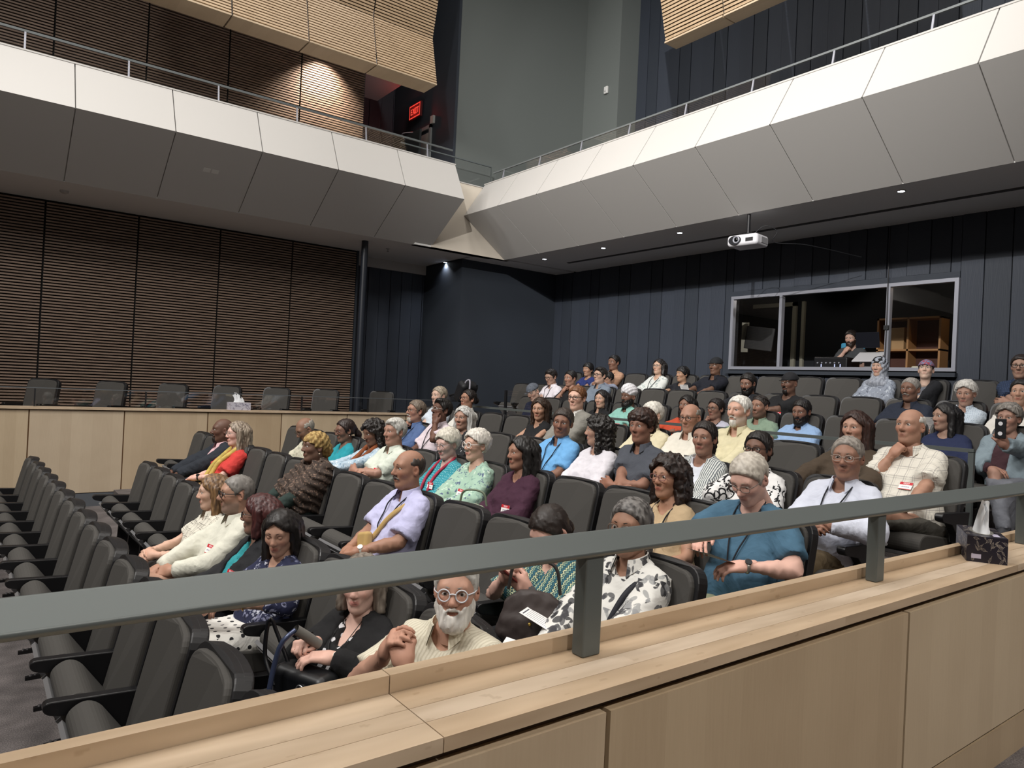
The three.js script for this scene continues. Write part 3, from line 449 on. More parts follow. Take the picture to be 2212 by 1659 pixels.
function headGeo(P, cell) {
  const { g, reg } = headTemplate(P.sex || 'm', cell); const s = tone(P.skin), out = [];
  const lip = P.sex === 'f' ? [s[0] * .8, s[1] * .52, s[2] * .54] : [s[0] * .84, s[1] * .7, s[2] * .7], st = P.stubble ? lin(P.stubble) : null;
  const h = g.clone(); paint(h, (x, y, z, i) => {
    const [l, jw, w] = reg[i]; const m = 1 + .05 * noise3(x * 60, y * 60, z * 60); let c = [s[0] * m * (1 + .06 * w), s[1] * m * (1 - .1 * w), s[2] * m * (1 - .12 * w)];
    if (st) c = c.map((v, k) => v + (st[k] - v) * jw * .55);
    return c.map((v, k) => v + (lip[k] - v) * l);
  }); out.push(h);
  for (const e of [-1, 1]) {
    const q = eyeGeo.clone(), look = (P.look || 0) * DEG;
    const closed = P.eyes === 'closed';
    paint(q, (x, y, z) => { if (closed) return s; const a = Math.acos(Math.max(-1, Math.min(1, (z * Math.cos(look) + x * Math.sin(look)) / .0128))); return a < .26 ? [.006, .005, .005] : a < .56 ? (P.iris || [.03, .018, .01]) : [.62, .58, .54]; });
    q.scale(1.12, 1, 1); q.translate(e * .031, .0105, .0695); if (closed) { q.scale(1, 1, 1); q.translate(0, 0, .002); } out.push(q);
    const br = lin(P.brow || P.hairColor || '#1a1410');
    const b = tube([[e * .013, .0325, .0862], [e * .03, .035, .0822], [e * .048, .0295, .0702]], P.sex === 'f' ? .0034 : .0046, 8, 5); paint(b, () => br); out.push(b);
  }
  const ml = tube([[-.0255, -.0588, .077], [-.011, -.0597, .0865], [.011, -.0597, .0865], [.0255, -.0588, .077]], .0014, 10, 5); paint(ml, () => lip.map(v => v * .28)); out.push(ml);
  return merge(out);
}
// hands: wrist at the origin, fingers along +z, palm down, thumb towards +x (a right hand)
const HANDS = {};
function handTemplate(pose, cell) {
  const key = pose + cell; if (HANDS[key]) return HANDS[key];
  const C = { flat: [8, 12, 8, 0], relaxed: [24, 34, 22, .2], grip: [58, 68, 40, .5], fist: [78, 88, 55, .8], clasp: [40, 46, 30, .4], point: [30, 34, 20, .2] }[pose];
  const parts = [[rboxS(0, 0, .045, .038, .0135, .046, .0125), 0], [capsule([0, 0, -.05], [0, 0, .012], .0265, .0275), .03], [capsule([.018, -.006, .014], [.034, -.008, .05], .015, .012), .02]];
  const lens = [.044, .026, .021], sc = [.94, 1.03, .98, .78];
  for (let i = 0; i < 4; i++) {
    let a = 0, p = [.0295 - i * .0195, 0.001, .082 - Math.abs(i - 1.2) * .003], spread = (1.5 - i) * .05;
    for (let k = 0; k < 3; k++) { a += C[k] * DEG * (1 + (pose === 'flat' ? 0 : i * .05)); const L = lens[k] * sc[i], q = [p[0] + Math.sin(spread) * Math.cos(a) * L, p[1] - Math.sin(a) * L, p[2] + Math.cos(a) * Math.cos(spread) * L]; parts.push([capsule(p, q, .0091 - k * .0008, .0086 - k * .0009), .0045]); p = q; }
  }
  const t0 = [.03, -.006, .026], cu = C[3], t1 = [.056 - cu * .012, -.012 - cu * .012, .054], t2 = [.066 - cu * .045, -.016 - cu * .024, .083];
  parts.push([capsule(t0, t1, .0135, .0108), .012], [capsule(t1, t2, .0105, .0082), .006]);
  return HANDS[key] = surfaceNet(union(parts), [-.06, -.14, -.085], [.09, .06, .2], cell, 1);
}
function handGeo(pose, cell, W, fdir, pnorm, left, skin) {
  const f = new THREE.Vector3(...fdir).normalize(), n = new THREE.Vector3(...pnorm); n.addScaledVector(f, -n.dot(f)).normalize();
  const y = n.clone().negate(), x = new THREE.Vector3().crossVectors(y, f);
  let g = handTemplate(pose, cell).clone();
  if (left) { g.scale(-1, 1, 1); const ix = g.index.array; for (let i = 0; i < ix.length; i += 3) { const t = ix[i]; ix[i] = ix[i + 1]; ix[i + 1] = t; } g.computeVertexNormals(); }
  g.applyMatrix4(new THREE.Matrix4().makeBasis(x, y, f).setPosition(...W));
  paint(g, () => [skin[0], skin[1] * .94, skin[2] * .92]); return g;
}
// hair and headwear, in the head frame
const HAIR = {};
function hairTemplate(style, cell) {
  const key = style + cell; if (HAIR[key]) return HAIR[key];
  const cr = (e, dy = 0, dz = 0) => ellip(0, .034 + dy, -.014 + dz, .0745 + e, .083 + e, .094 + e);
  const st = (x, y, z) => .0022 * Math.sin(Math.atan2(x, z + .02) * 26 + 5 * noise3(x * 14, y * 10, z * 14)) + .0025 * noise3(x * 45, y * 14, z * 45);
  // a face opening: everything in front of the hairline
  const face = (yb, zf) => (x, y, z) => { const a = (z - zf) - Math.max(0, (y - yb)) * 2.2 + Math.max(0, Math.abs(x) - .05) * .6; return a; };
  let f, lo = [-.12, -.2, -.15], hi = [.12, .16, .13];
  const short = (e, yb = .08, zb = .062, low = -.055) => { const c = cr(e, .002); return (x, y, z) => { const ax = Math.abs(x); let d = c(x, y, z) + st(x, y, z); const front = z - (.03 + .045 * Math.max(0, Math.min(1, (y - .02) / (yb - .02)))) - (y > yb ? .2 : 0); d = smax(d, front, .008); d = smax(d, low - y + (z > -.03 ? (z + .03) * .85 : 0), .008); if (z > -.03 && z < .012) d = smax(d, .028 - y - (z + .01) * .8 - (ax < .06 ? 1 : 0), .006); return d; }; };
  if (style === 'short') f = short(.0135);
  else if (style === 'buzz') f = short(.006, .082);
  else if (style === 'boy') { f = (() => { const c = cr(.018, .004, .002); return (x, y, z) => { let d = c(x, y, z) + st(x, y, z) * 1.6; d = smax(d, z - .05 - Math.max(0, y - .036) * 5, .008); d = smax(d, -.05 - y + (z > -.03 ? (z + .03) * .9 : 0), .01); return d; }; })(); }
  else if (style === 'side') { const b = short(.017, .076); f = (x, y, z) => smin(b(x, y, z), ellip(.02, .098, .05, .05, .022, .04)(x, y, z) + st(x, y, z), .02); }
  else if (style === 'receding') f = short(.009, .1, .03);
  else if (style === 'fringe') { const c = cr(.0042); f = (x, y, z) => { let d = c(x, y, z) + st(x, y, z) * .5; d = smax(d, y - .068 + Math.max(0, z) * .6 - .012 * noise3(x * 30, y * 30, z * 30), .004); d = smax(d, -.058 - y + (z > -.03 ? (z + .03) * .9 : 0), .008); d = smax(d, z - .025, .008); if (z > -.03) d = smax(d, .03 - y - (Math.abs(x) < .06 ? 1 : 0), .006); return d; }; }
  else if (style === 'curlyM') { const b = short(.03, .05, .06, -.045); hi = [.14, .19, .14]; f = (x, y, z) => smin(b(x, y, z), ellip(0, .085, .035, .075, .045, .06)(x, y, z), .03) + .009 * noise3(x * 42, y * 42, z * 42) + .004 * noise3(x * 90, y * 90, z * 90); }
  else if (style === 'puffy') { const c = cr(.026, .004, -.006); hi = [.14, .18, .14]; lo = [-.14, -.2, -.16]; f = (x, y, z) => { let d = c(x, y, z) + st(x, y, z) * 1.1 + .004 * noise3(x * 16, y * 16, z * 16); d = smax(d, z - .04 - Math.max(0, y - (.078 - Math.abs(x) * .5)) * 6, .012); d = smax(d, -.06 - y + (z > -.03 ? (z + .03) * .9 : 0), .012); if (z > -.02) d = smax(d, .022 - y - (Math.abs(x) < .055 ? 1 : 0), .01); return d; }; }
  else if (style === 'bun' || style === 'ponytail' || style === 'back') {
    const b = short(.012, .084, .06, -.06); lo = [-.13, -.36, -.22];
    const ex = style === 'bun' ? ellip(0, .0, -.125, .042, .042, .035) : style === 'ponytail' ? union([[capsule([0, .03, -.11], [0, -.06, -.15], .024, .03), 0], [capsule([0, -.06, -.15], [.015, -.26, -.13], .03, .014), .03]]) : ellip(0, -.04, -.1, .05, .05, .03);
    const sides = capsule([.066, .03, .012], [.062, -.02, -.06], .016, .02), sideR = capsule([-.066, .03, .012], [-.062, -.02, -.06], .016, .02);
    f = (x, y, z) => smin(smin(smin(b(x, y, z), ex(x, y, z) + st(x, y, z), .02), sides(x, y, z), .02), sideR(x, y, z), .02);
  }
  else if (style.startsWith('long') || style.startsWith('bob')) {
    const curly = style.includes('curly'), len = style.startsWith('bob') ? .13 : style.includes('mid') ? .2 : .36, w = curly ? .03 : .017;
    lo = [-.19, -len - .07, -.2]; hi = [.19, .18, .14];
    const c = cr(w, .002), back = union([[capsule([.04, .02, -.075], [.06, -len, -.085], .058 + w * .4, .05), 0], [capsule([-.04, .02, -.075], [-.06, -len, -.085], .058 + w * .4, .05), .05], [capsule([.078, .03, -.01], [.088, -len * .85, .0], .022 + w * .5, .028), .03], [capsule([-.078, .03, -.01], [-.088, -len * .85, .0], .022 + w * .5, .028), .03]]);
    f = (x, y, z) => {
      let d = smin(c(x, y, z), back(x, y, z), .03) + st(x, y, z) * .9; if (curly) d += .011 * noise3(x * 26, y * 26, z * 26) + .004 * noise3(x * 70, y * 60, z * 70); else d += .004 * noise3(x * 30, y * 4, z * 30);
      const ax = Math.abs(x); d = smax(d, z - .03 - Math.max(0, y - (.083 - ax * .75)) * 6 + Math.max(0, .06 - ax) * (y < .05 ? .8 : 0), .01);
      if (y < .03) d = smax(d, -(ax - .058 + Math.max(0, -z - .02) * 1.6), .01);
      d = smax(d, -len - y + .02 * noise3(x * 40, 0, z * 40), .02); return d;
    };
  }
  else if (style === 'turban') { const c = ellip(0, .07, -.016, .093, .082, .112), k2 = ellip(0, .1, .0, .08, .075, .1); hi = [.14, .2, .14]; f = (x, y, z) => { let d = smin(c(x, y, z), k2(x, y, z), .03); const a = Math.abs(x); d += .0028 * Math.sin((y * .9 - a * .75 + z * .15) * 150); d = smax(d, .012 - y + Math.max(0, z) * .52 - a * .25, .01); return d; }; }
  else if (style === 'scarf') { const c = cr(.014), k2 = ellip(0, -.03, -.1, .055, .06, .05); lo = [-.13, -.2, -.2]; f = (x, y, z) => { let d = smin(c(x, y, z), k2(x, y, z), .04) + .004 * noise3(x * 25, y * 25, z * 25) + .003 * Math.sin((y + z) * 120); d = smax(d, z - .03 - Math.max(0, y - .03) * 4, .012); if (z > -.04) d = smax(d, .0 - y, .01); return d; }; }
  else if (style === 'hijab') { const c = cr(.016), k2 = union([[capsule([0, -.04, -.02], [0, -.17, -.02], .082, .1), 0], [ellip(0, -.2, .0, .15, .06, .12), .05]]); lo = [-.2, -.29, -.18]; hi = [.2, .17, .16]; f = (x, y, z) => { let d = smin(c(x, y, z), k2(x, y, z), .05) + .004 * noise3(x * 22, y * 14, z * 22) + .003 * Math.sin((y * 1.2 + z) * 80); const op = ellip(0, -.018, .09, .052, .078, .07); d = smax(d, -op(x, y, z), .008); return d; }; }
  else if (style === 'cap') { const c = cr(.014, .004); const br = (x, y, z) => { const r = Math.hypot(x / .078, (z - .07) / .085) - 1; return Math.max(r * .07, Math.abs(y - .047 + (z - .07) * .25 + x * x * 2.5) - .0032, -z + .05); }; hi = [.13, .17, .18]; f = (x, y, z) => { let d = smax(c(x, y, z), .04 - y - (z < 0 ? z * .2 : 0), .004); return smin(d, br(x, y, z), .006); }; }
  else if (style === 'beard') { const b = union([[ellip(0, -.03, .022, .067, .087, .071), 0], [ellip(0, -.104, .06, .038, .036, .032), .04], [capsule([.05, -.055, .0], [.022, -.1, .05], .026, .025), .03], [capsule([-.05, -.055, .0], [-.022, -.1, .05], .026, .025), .03]]); const must = union([[capsule([0, -.041, .095], [.028, -.055, .08], .0085, .006), 0], [capsule([0, -.041, .095], [-.028, -.055, .08], .0085, .006), .008]]); const mouth = ellip(0, -.058, .094, .021, .0075, .03); f = (x, y, z) => { const ax = Math.abs(x); let d = b(x, y, z) + .0022 * noise3(x * 90, y * 40, z * 90) + .0015 * Math.sin(x * 420 + 3 * noise3(x * 20, y * 20, z * 20)); d = smax(d, y + .052 - Math.max(0, ax - .03) * 1.9, .008); d = smax(d, -.008 - z, .008); d = smin(d, must(x, y, z), .008); d = smax(d, -mouth(x, y, z), .004); return d; }; }
  else if (style === 'goatee') { const b = union([[ellip(0, -.09, .058, .034, .04, .034), 0]]); const must = union([[capsule([0, -.041, .094], [.028, -.058, .08], .0075, .006), 0], [capsule([0, -.041, .094], [-.028, -.058, .08], .0075, .006), .008]]); const mouth = ellip(0, -.058, .094, .021, .009, .03); f = (x, y, z) => { let d = b(x, y, z) + .002 * noise3(x * 90, y * 40, z * 90); d = smax(d, y + .066, .006); d = smin(d, must(x, y, z), .006); return smax(d, -mouth(x, y, z), .004); }; }
  else if (style === 'moustache') { const must = union([[capsule([0, -.041, .093], [.028, -.054, .08], .0075, .0055), 0], [capsule([0, -.041, .093], [-.028, -.054, .08], .0075, .0055), .008]]); f = must; }
  const g = surfaceNet(f, lo, hi, cell, 1); return HAIR[key] = g;
}
function hairGeo(style, color, cell, color2) {
  const g = hairTemplate(style, cell).clone(), a = lin(color), b = color2 ? lin(color2) : a.map(v => v * 1.5 + .01);
  paint(g, (x, y, z) => { const t = Math.max(0, Math.min(1, .5 + .9 * noise3(x * 50 + 7, y * 9, z * 50))); const m = .8 + .4 * t; return color2 ? a.map((v, k) => v + (b[k] - v) * t) : a.map(v => v * m); });
  return g;
}
function glassesGeo(shape, r = .0022) {
  const out = []; const w = shape === 'round' ? .0215 : .0235, h = shape === 'round' ? .0215 : .0165, n = 18;
  for (const s of [-1, 1]) {
    const pts = []; for (let i = 0; i < n; i++) { const a = i / n * 2 * Math.PI, e = shape === 'round' ? 1 : .75, c = Math.cos(a), q = Math.sin(a); pts.push([s * .032 + Math.sign(c) * Math.abs(c) ** e * w, .008 + Math.sign(q) * Math.abs(q) ** e * h, .1 - Math.abs(s * .032 + c * w) * .12]); }
    out.push(tube(pts, r, 30, 5, true)); out.push(tube([[s * .055, .014, .0935], [s * .074, .014, .05], [s * .078, .01, -.01], [s * .078, -.012, -.03]], r * .9, 14, 5));
  }
  out.push(tube([[-.011, .012, .1], [0, .0155, .104], [.011, .012, .1]], r, 8, 5)); return merge(out);
}
function lensGeo(shape, s) { const c = new THREE.CircleGeometry(1, 18); c.scale(shape === 'round' ? .021 : .023, shape === 'round' ? .021 : .016, 1); c.rotateY(s * .12); c.translate(s * .032, .008, .0962); return c; }

const sub3 = (a, b) => [a[0] - b[0], a[1] - b[1], a[2] - b[2]], add3 = (a, b) => [a[0] + b[0], a[1] + b[1], a[2] + b[2]], mul3 = (a, s) => [a[0] * s, a[1] * s, a[2] * s], len3 = a => Math.hypot(...a), nrm3 = a => mul3(a, 1 / (len3(a) || 1)), mix3 = (a, b, t) => [a[0] + (b[0] - a[0]) * t, a[1] + (b[1] - a[1]) * t, a[2] + (b[2] - a[2]) * t], dot3 = (a, b) => a[0] * b[0] + a[1] * b[1] + a[2] * b[2];
function ik(S, W, l1, l2, pole) { let d = sub3(W, S), L = len3(d); const mx = (l1 + l2) * .995; if (L > mx) { W = add3(S, mul3(d, mx / L)); d = sub3(W, S); L = mx; } const u = nrm3(d), a = (l1 * l1 - l2 * l2 + L * L) / (2 * L), h = Math.sqrt(Math.max(0, l1 * l1 - a * a)); let p = sub3(pole, mul3(u, dot3(pole, u))); p = nrm3(p); return [add3(add3(S, mul3(u, a)), mul3(p, h)), W]; }

// build a seated person. P: data, root placed on the floor below the hips, local +z is the way the seat faces, +x the person's left
function buildPerson(P, root, headLocal) {
  const Q = P.q || 2, cellB = [.019, .025, .031][Q], cellC = [.013, .0165, .0215][Q], cellH = [.0044, .0062, .0085][Q], cellHair = [.0056, .0078, .0105][Q], cellHand = [.005, .0066, .009][Q];
  const skin = tone(P.skin), fat = P.fat ?? (P.sex === 'f' ? .35 : .5), bs = P.sex === 'c' ? .8 : 1, wS = (P.sex === 'f' ? .14 : .162) * bs + fat * .012;
  const hipY = P.hipY ?? .5, hip = [0, hipY, P.hipZ ?? -.02], H = headLocal;
  const hs = P.headScale ?? (P.sex === 'c' ? 1 : P.sex === 'f' ? 1.04 : 1.09);
  // spine from hip to the neck below the head
  const hy = (P.yaw || 0) * DEG, hp = (P.pitch || 0) * DEG, hr = (P.roll || 0) * DEG;
  const hq = new THREE.Quaternion().setFromEuler(new THREE.Euler(hp, hy, hr, 'YXZ'));
  const inHead = (x, y, z) => { const v = new THREE.Vector3(x, y, z).multiplyScalar(hs).applyQuaternion(hq); return [v.x + H[0], v.y + H[1], v.z + H[2]]; };
  const skull = inHead(0, -.07, -.02);
  const nb = mix3(skull, hip, .13); nb[1] = skull[1] - .075 * bs; nb[2] -= .012; // neck base
  const sh = [nb[0], nb[1] - .078 * bs, nb[2] + .0]; // shoulder line centre
  const tilt = (P.shTilt || 0) * DEG, tw = (P.twist || 0) * DEG; // shoulders turned
  const sx = [Math.cos(tw) * Math.cos(tilt), Math.sin(tilt), -Math.sin(tw)];
  const SL = add3(sh, mul3(sx, wS)), SR = add3(sh, mul3(sx, -wS));
  const fw = [Math.sin(tw), 0, Math.cos(tw)];
  const at = t => mix3(hip, sh, t), R = (r) => r * bs * (1 + .0);
  const fd = t => mul3(fw, t);
  const tor = [];
  const hb = (c, w, r, k) => tor.push([add3(c, mul3(sx, -w)), add3(c, mul3(sx, w)), r, r, k]);
  hb(add3(at(.02), [0, .02, 0]), .07 * bs, R(.105 + fat * .02), 0);
  hb(add3(at(.3), fd(.01 + fat * .035)), (.05 + fat * .03) * bs, R(.094 + fat * .035), .06);
  hb(add3(at(.58), fd(.01 + fat * .012)), (.065 + fat * .015) * bs, R(.1 + fat * .014), .06);
  hb(add3(at(.82), fd(.0)), (.085) * bs, R(.088), .06);
  hb(add3(at(.97), [0, -.004, 0]), wS - .04, R(.056), .06);
  for (const q of [-1, 1]) tor.push([add3(nb, [0, -.012, -.012]), add3(sh, add3(mul3(sx, q * (wS - .03)), [0, .012, -.004])), .05 * bs, .045 * bs, .04]);
  if (P.sex === 'f') { tor.push([add3(at(.66), add3(mul3(sx, .07), fd(.07))), add3(at(.66), add3(mul3(sx, .065), fd(.075))), .055, .05, .04], [add3(at(.66), add3(mul3(sx, -.07), fd(.07))), add3(at(.66), add3(mul3(sx, -.065), fd(.075))), .055, .05, .04]); }
  // arms
  const l1 = .275 * bs, l2 = .25 * bs, arm = P.arms || 'lap';
  const T = { L: {}, R: {} };
  const set = (s, w, pole, fdir, pn, pose) => { T[s] = { w, pole, fdir, pn, pose }; };
  const lapY = hipY + .13 + fat * .02, lapZ = hip[2] + .24;
  const pose1 = (s, a) => {
    const q = s === 'L' ? 1 : -1;
    if (a === 'lap') set(s, [q * .075, lapY + (s === 'L' ? .02 : 0), lapZ], [q * 1, -.6, -.5], [-q * .8, -.1, .5], [-q * .1, -1, -.3], 'relaxed');
    else if (a === 'clasp') set(s, [q * .06, lapY + .02, lapZ + .02], [q * 1, -.5, -.4], [-q * .75, 0, .65], [-q * .5, -.5, -.4], 'clasp');
    else if (a === 'rest') set(s, [q * .23, hipY + .2, lapZ + .06], [q * .8, -.4, -.8], [-q * .15, -.15, 1], [0, -1, 0], 'relaxed');
    else if (a === 'thigh') set(s, [q * .12, hipY + .12, lapZ + .1], [q * 1, -.2, -.6], [-q * .2, -.2, 1], [0, -1, 0], 'relaxed');
    else if (a === 'cross') set(s, s === 'L' ? [-.065, hipY + .245 * bs + fat * .02, hip[2] + .165 + fat * .06] : [.075, hipY + .205 * bs + fat * .02, hip[2] + .21 + fat * .06], [q * 1, -.7, -.1], [-q * 1, .12, -.25], [0, -.3, -1], 'relaxed');
    else if (a === 'chin') { const c = inHead(.0, -.118, .06); set(s, [c[0] + q * .045, c[1] - .075, c[2] + .05], [q * .7, -1, .2], [-q * .55, .8, -.25], [-q * .3, -.2, -1], 'fist'); }
    else if (a === 'cheek') { const c = inHead(q * .06, -.07, .03); set(s, [c[0] + q * .03, c[1] - .1, c[2] + .02], [q * .8, -1, .2], [-q * .1, 1, 0], [-q * 1, 0, -.3], 'fist'); }
    else if (a === 'raised') { const c = inHead(q * .1, -.03, .12); set(s, [c[0], c[1] - .13, c[2]], [q * .9, -1, .3], [-q * .1, 1, .05], [-q * .4, 0, -1], 'point'); }
    else if (a === 'hold') set(s, [q * .09, hipY + .22, lapZ + .08], [q * 1, -.6, -.4], [-q * .45, .3, .9], [-q * .6, .5, -.5], 'grip');
    else if (a === 'paper') set(s, [q * .1, hipY + .17, lapZ + .1], [q * 1, -.5, -.4], [-q * .45, 0, .9], [-q * .5, -.4, -.3], 'grip');
    else if (Array.isArray(a)) set(s, a[0], a[1], a[2], a[3], a[4]);
  };
  const arms = Array.isArray(arm) ? arm : [arm, arm]; pose1('L', arms[0]); pose1('R', arms[1]);
  const armB = {}, hands = [];
  for (const s of ['L', 'R']) { const S = s === 'L' ? SL : SR; const [E, W] = ik(S, T[s].w, l1, l2, T[s].pole); armB[s] = [S, E, W]; T[s].E = E; T[s].W = W; }
  const aR = (P.sex === 'f' ? .04 : .047) * bs + fat * .008;
  // legs
  const kneeY = hipY + .0, legs = {};
  for (const s of ['L', 'R']) { const q = s === 'L' ? 1 : -1; let K = [q * (.09 + fat * .03), kneeY + .01, hip[2] + .44 * bs], A = [q * .1, .075, hip[2] + .4 * bs]; if (P.legs === 'crossL' && s === 'L') { K = [-.0, kneeY + .12, hip[2] + .42]; A = [-.14, .2, hip[2] + .58]; } if (P.legs === 'crossR' && s === 'R') { K = [.0, kneeY + .12, hip[2] + .42]; A = [.14, .2, hip[2] + .58]; } if (P.legs === 'ankleKneeR' && s === 'R') { K = [-.22, kneeY + .06, hip[2] + .36]; A = [.18, kneeY + .14, hip[2] + .42]; } if (P.legs === 'ankleKneeL' && s === 'L') { K = [.24, kneeY + .06, hip[2] + .36]; A = [-.16, kneeY + .16, hip[2] + .44]; } legs[s] = [[q * .085, hipY + .005, hip[2] + .02], K, A]; }
  const thR = (.07 + fat * .018) * bs, knR = .052 * bs + fat * .006;
  // skin
  const body = [];
  for (const [a, b, r0, r1, k] of tor) body.push([capsule(a, b, r0 - .012, r1 - .012), k]);
  body.push([capsule(nb, skull, .056 * bs, .052 * bs), .03]);
  for (const s of ['L', 'R']) { const [S, E, W] = armB[s]; body.push([capsule(S, E, aR, aR * .82), .03], [capsule(E, mix3(E, W, .35), aR * .84, aR * .86), .015], [capsule(mix3(E, W, .35), W, aR * .86, .0265 * bs), .015]); const [h, K, A] = legs[s]; body.push([capsule(h, K, thR - .012, knR - .008), .03], [capsule(K, A, knR - .008, .036), .02]); }
  const lo = [1e9, 1e9, 1e9], hi = [-1e9, -1e9, -1e9], grow = (p, r) => { for (let i = 0; i < 3; i++) { lo[i] = Math.min(lo[i], p[i] - r); hi[i] = Math.max(hi[i], p[i] + r); } };
  for (const [a, b, r] of tor) { grow(a, r + .04); grow(b, r + .04); } grow(skull, .08); for (const s of ['L', 'R']) { for (const p of armB[s]) grow(p, .09); for (const p of legs[s]) grow(p, .13); }
  const skinG = surfaceNet(union(body), lo, hi, cellB, 0); paint(skinG, (x, y, z) => { const m = 1 + .05 * noise3(x * 30, y * 30, z * 30); return skin.map(v => v * m); });
  const hg = headGeo(P, cellH); hg.applyMatrix4(new THREE.Matrix4().compose(new THREE.Vector3(...H), hq, new THREE.Vector3(hs, hs, hs)));
  const hands2 = ['L', 'R'].map(s => handGeo(T[s].pose, cellHand, T[s].W, mix3(nrm3(sub3(T[s].W, T[s].E)), nrm3(T[s].fdir), .65), T[s].pn, s === 'L', skin));
  mesh('body', merge([skinG, hg, ...hands2]), skinMat, root);
  // clothes
  const cloth = (name, f, mat, color, cell, lo_ = lo, hi_ = hi, parent = root) => {
    let g = surfaceNet(f, lo_, hi_, cell, 0); const c = color ? lin(color) : null; const n0 = g; g = metricUV(g.index ? g.toNonIndexed() : g);
    if (!mat || mat === clothMat) paint(g, (x, y, z) => { const m = 1 + .06 * noise3(x * 20, y * 20, z * 20); return c.map(v => v * m); });
    return mesh(name, g, mat || clothMat, parent);
  };
  const fold = (x, y, z, a) => a * (.6 * noise3(x * 9 + 3, y * 16, z * 9) + .5 * Math.abs(noise3(x * 14, y * 7 + 5, z * 14)) + .3 * noise3(x * 30, y * 30, z * 30));
  const top = P.top || {}, sl = top.sleeve ?? 'short';
  const neckCut = (grow_) => { const c = capsule(add3(nb, [0, -.028 - (top.low || 0), .012]), add3(skull, [0, .06, .0]), .066 + grow_, .075 + grow_); const vd = top.neck === 'v' ? .14 : top.neck === 'collar' ? .075 : top.neck === 'deep' ? .2 : 0; const v = vd ? capsule(add3(nb, add3(fd(.085), [0, .0, 0])), add3(nb, add3(fd(.125), [0, -vd, 0])), .055, .006) : null; return (x, y, z) => { let d = c(x, y, z); if (v) d = Math.min(d, v(x, y, z)); return d; }; };
  const topF = (inf, slv, hemT, nc, loose) => {
    const parts = tor.map(([a, b, r0, r1, k]) => [capsule(a, b, r0 + inf, r1 + inf), k]);
    for (const s of ['L', 'R']) { const [S, E, W] = armB[s]; if (slv === 'none') continue; const lo2 = loose || 0; if (slv === 'short') parts.push([cutCapsule(S, mix3(S, E, P.top.slen || .72), aR + inf + .006, aR + inf + .014 + lo2), .035]); else { const e = slv === 'long' ? .96 : .45; parts.push([capsule(S, E, aR + inf + .004, aR * .9 + inf + .006 + lo2), .035], [cutCapsule(E, mix3(E, W, e), aR * .9 + inf + .006 + lo2, .034 + inf + lo2), .02]); } }
    const u = union(parts);
    return (x, y, z) => { let d = u(x, y, z) - fold(x, y, z, .011); d = smax(d, -nc(x, y, z), .008); d = Math.max(d, hipY - .045 - y); return d; };
  };
  const tm = top.pat ? patMat(...top.pat) : clothMat;
  const shirtName = top.name || 'shirt';
  const shirt = cloth(shirtName, topF(.009, sl, 0, neckCut(0), top.loose), tm, top.color || '#888888', cellC);
  if (top.neck === 'collar') { // two collar flaps and a stand
    const n = 16, cc = add3(nb, [0, .004, .006]);
    const G = new THREE.BufferGeometry(), pos = [], ix = [];
    for (let i = 0; i <= n; i++) { const a = (-150 + 300 * i / n) * DEG + Math.PI; const ca = Math.sin(a), sa = Math.cos(a), e = Math.abs(i / n - .5) * 2, fl = e > .8 ? (e - .8) * 5 : 0; for (const [r, h] of [[.068, .03], [.074, .028 + .0], [.088 + .012 * fl, -.012 - .03 * fl], [.083 + .012 * fl, -.016 - .03 * fl], [.07, .018]]) { pos.push(cc[0] + ca * r * fw[2] + sa * r * fw[0], cc[1] + h - .02 * Math.max(0, sa) + .012 * Math.max(0, -sa), cc[2] + sa * r * fw[2] - ca * r * fw[0]); } }
    for (let i = 0; i < n; i++) for (let k = 0; k < 5; k++) { const a = i * 5 + k, b = i * 5 + (k + 1) % 5, c = a + 5, d = b + 5; ix.push(a, b, c, b, d, c); }
    G.setAttribute('position', new THREE.Float32BufferAttribute(pos, 3)); G.setIndex(ix); let g2 = metricUV(G.toNonIndexed()); g2.computeVertexNormals(); if (tm === clothMat) { const c = lin(top.color); paint(g2, () => c); } const m = mesh('collar', g2, tm === clothMat ? clothMat2 : tm, shirt);
  }
  if (P.jacket) { const jc = P.jacket, keep = top.neck; top.neck = 'deep'; const nc0 = neckCut(.004); top.neck = keep; const slit = jc.open ?? .05; const jf = topF(.02, jc.sleeve || 'long', 0, nc0, .004); cloth(jc.name || 'jacket', (x, y, z) => { let d = jf(x, y, z); const lx = (x - nb[0]) * sx[0] + (z - nb[2]) * sx[2], lz = (x - nb[0]) * fw[0] + (z - nb[2]) * fw[2]; return smax(d, lz > -.02 ? slit - Math.abs(lx) : -1, .006); }, jc.pat ? patMat(...jc.pat) : clothMat, jc.color, cellC); }
  // trousers or skirt
  const bt = P.bottom || { color: '#2a2c33' };
  {
    const parts = [[capsule(add3(hip, [-.07, .01, 0]), add3(hip, [.07, .01, 0]), .118 * bs + fat * .02, .118 * bs + fat * .02), 0]];
    for (const s of ['L', 'R']) { const [h, K, A] = legs[s]; parts.push([capsule(h, K, thR + .008, knR + .01), .04], [cutCapsule(K, A, knR + .012, .052), .025]); }
    if (bt.skirt) parts.push([rboxS(0, hipY + .0, hip[2] + .24, .19, .075, .25, .07), .06], [rboxS(0, hipY - .17, hip[2] + .44, .2, .2, .06, .05), .06]);
    const u = union(parts); cloth(bt.skirt ? 'skirt' : 'trousers', (x, y, z) => Math.max(u(x, y, z) - fold(x, y, z, .012), y - hipY - .075 - fat * .02), bt.pat ? patMat(...bt.pat) : clothMat, bt.color, cellC * (Q ? 1.5 : 1.25), [lo[0] - .05, 0, lo[2]], [hi[0] + .05, hipY + .25, hi[2]]);
  }
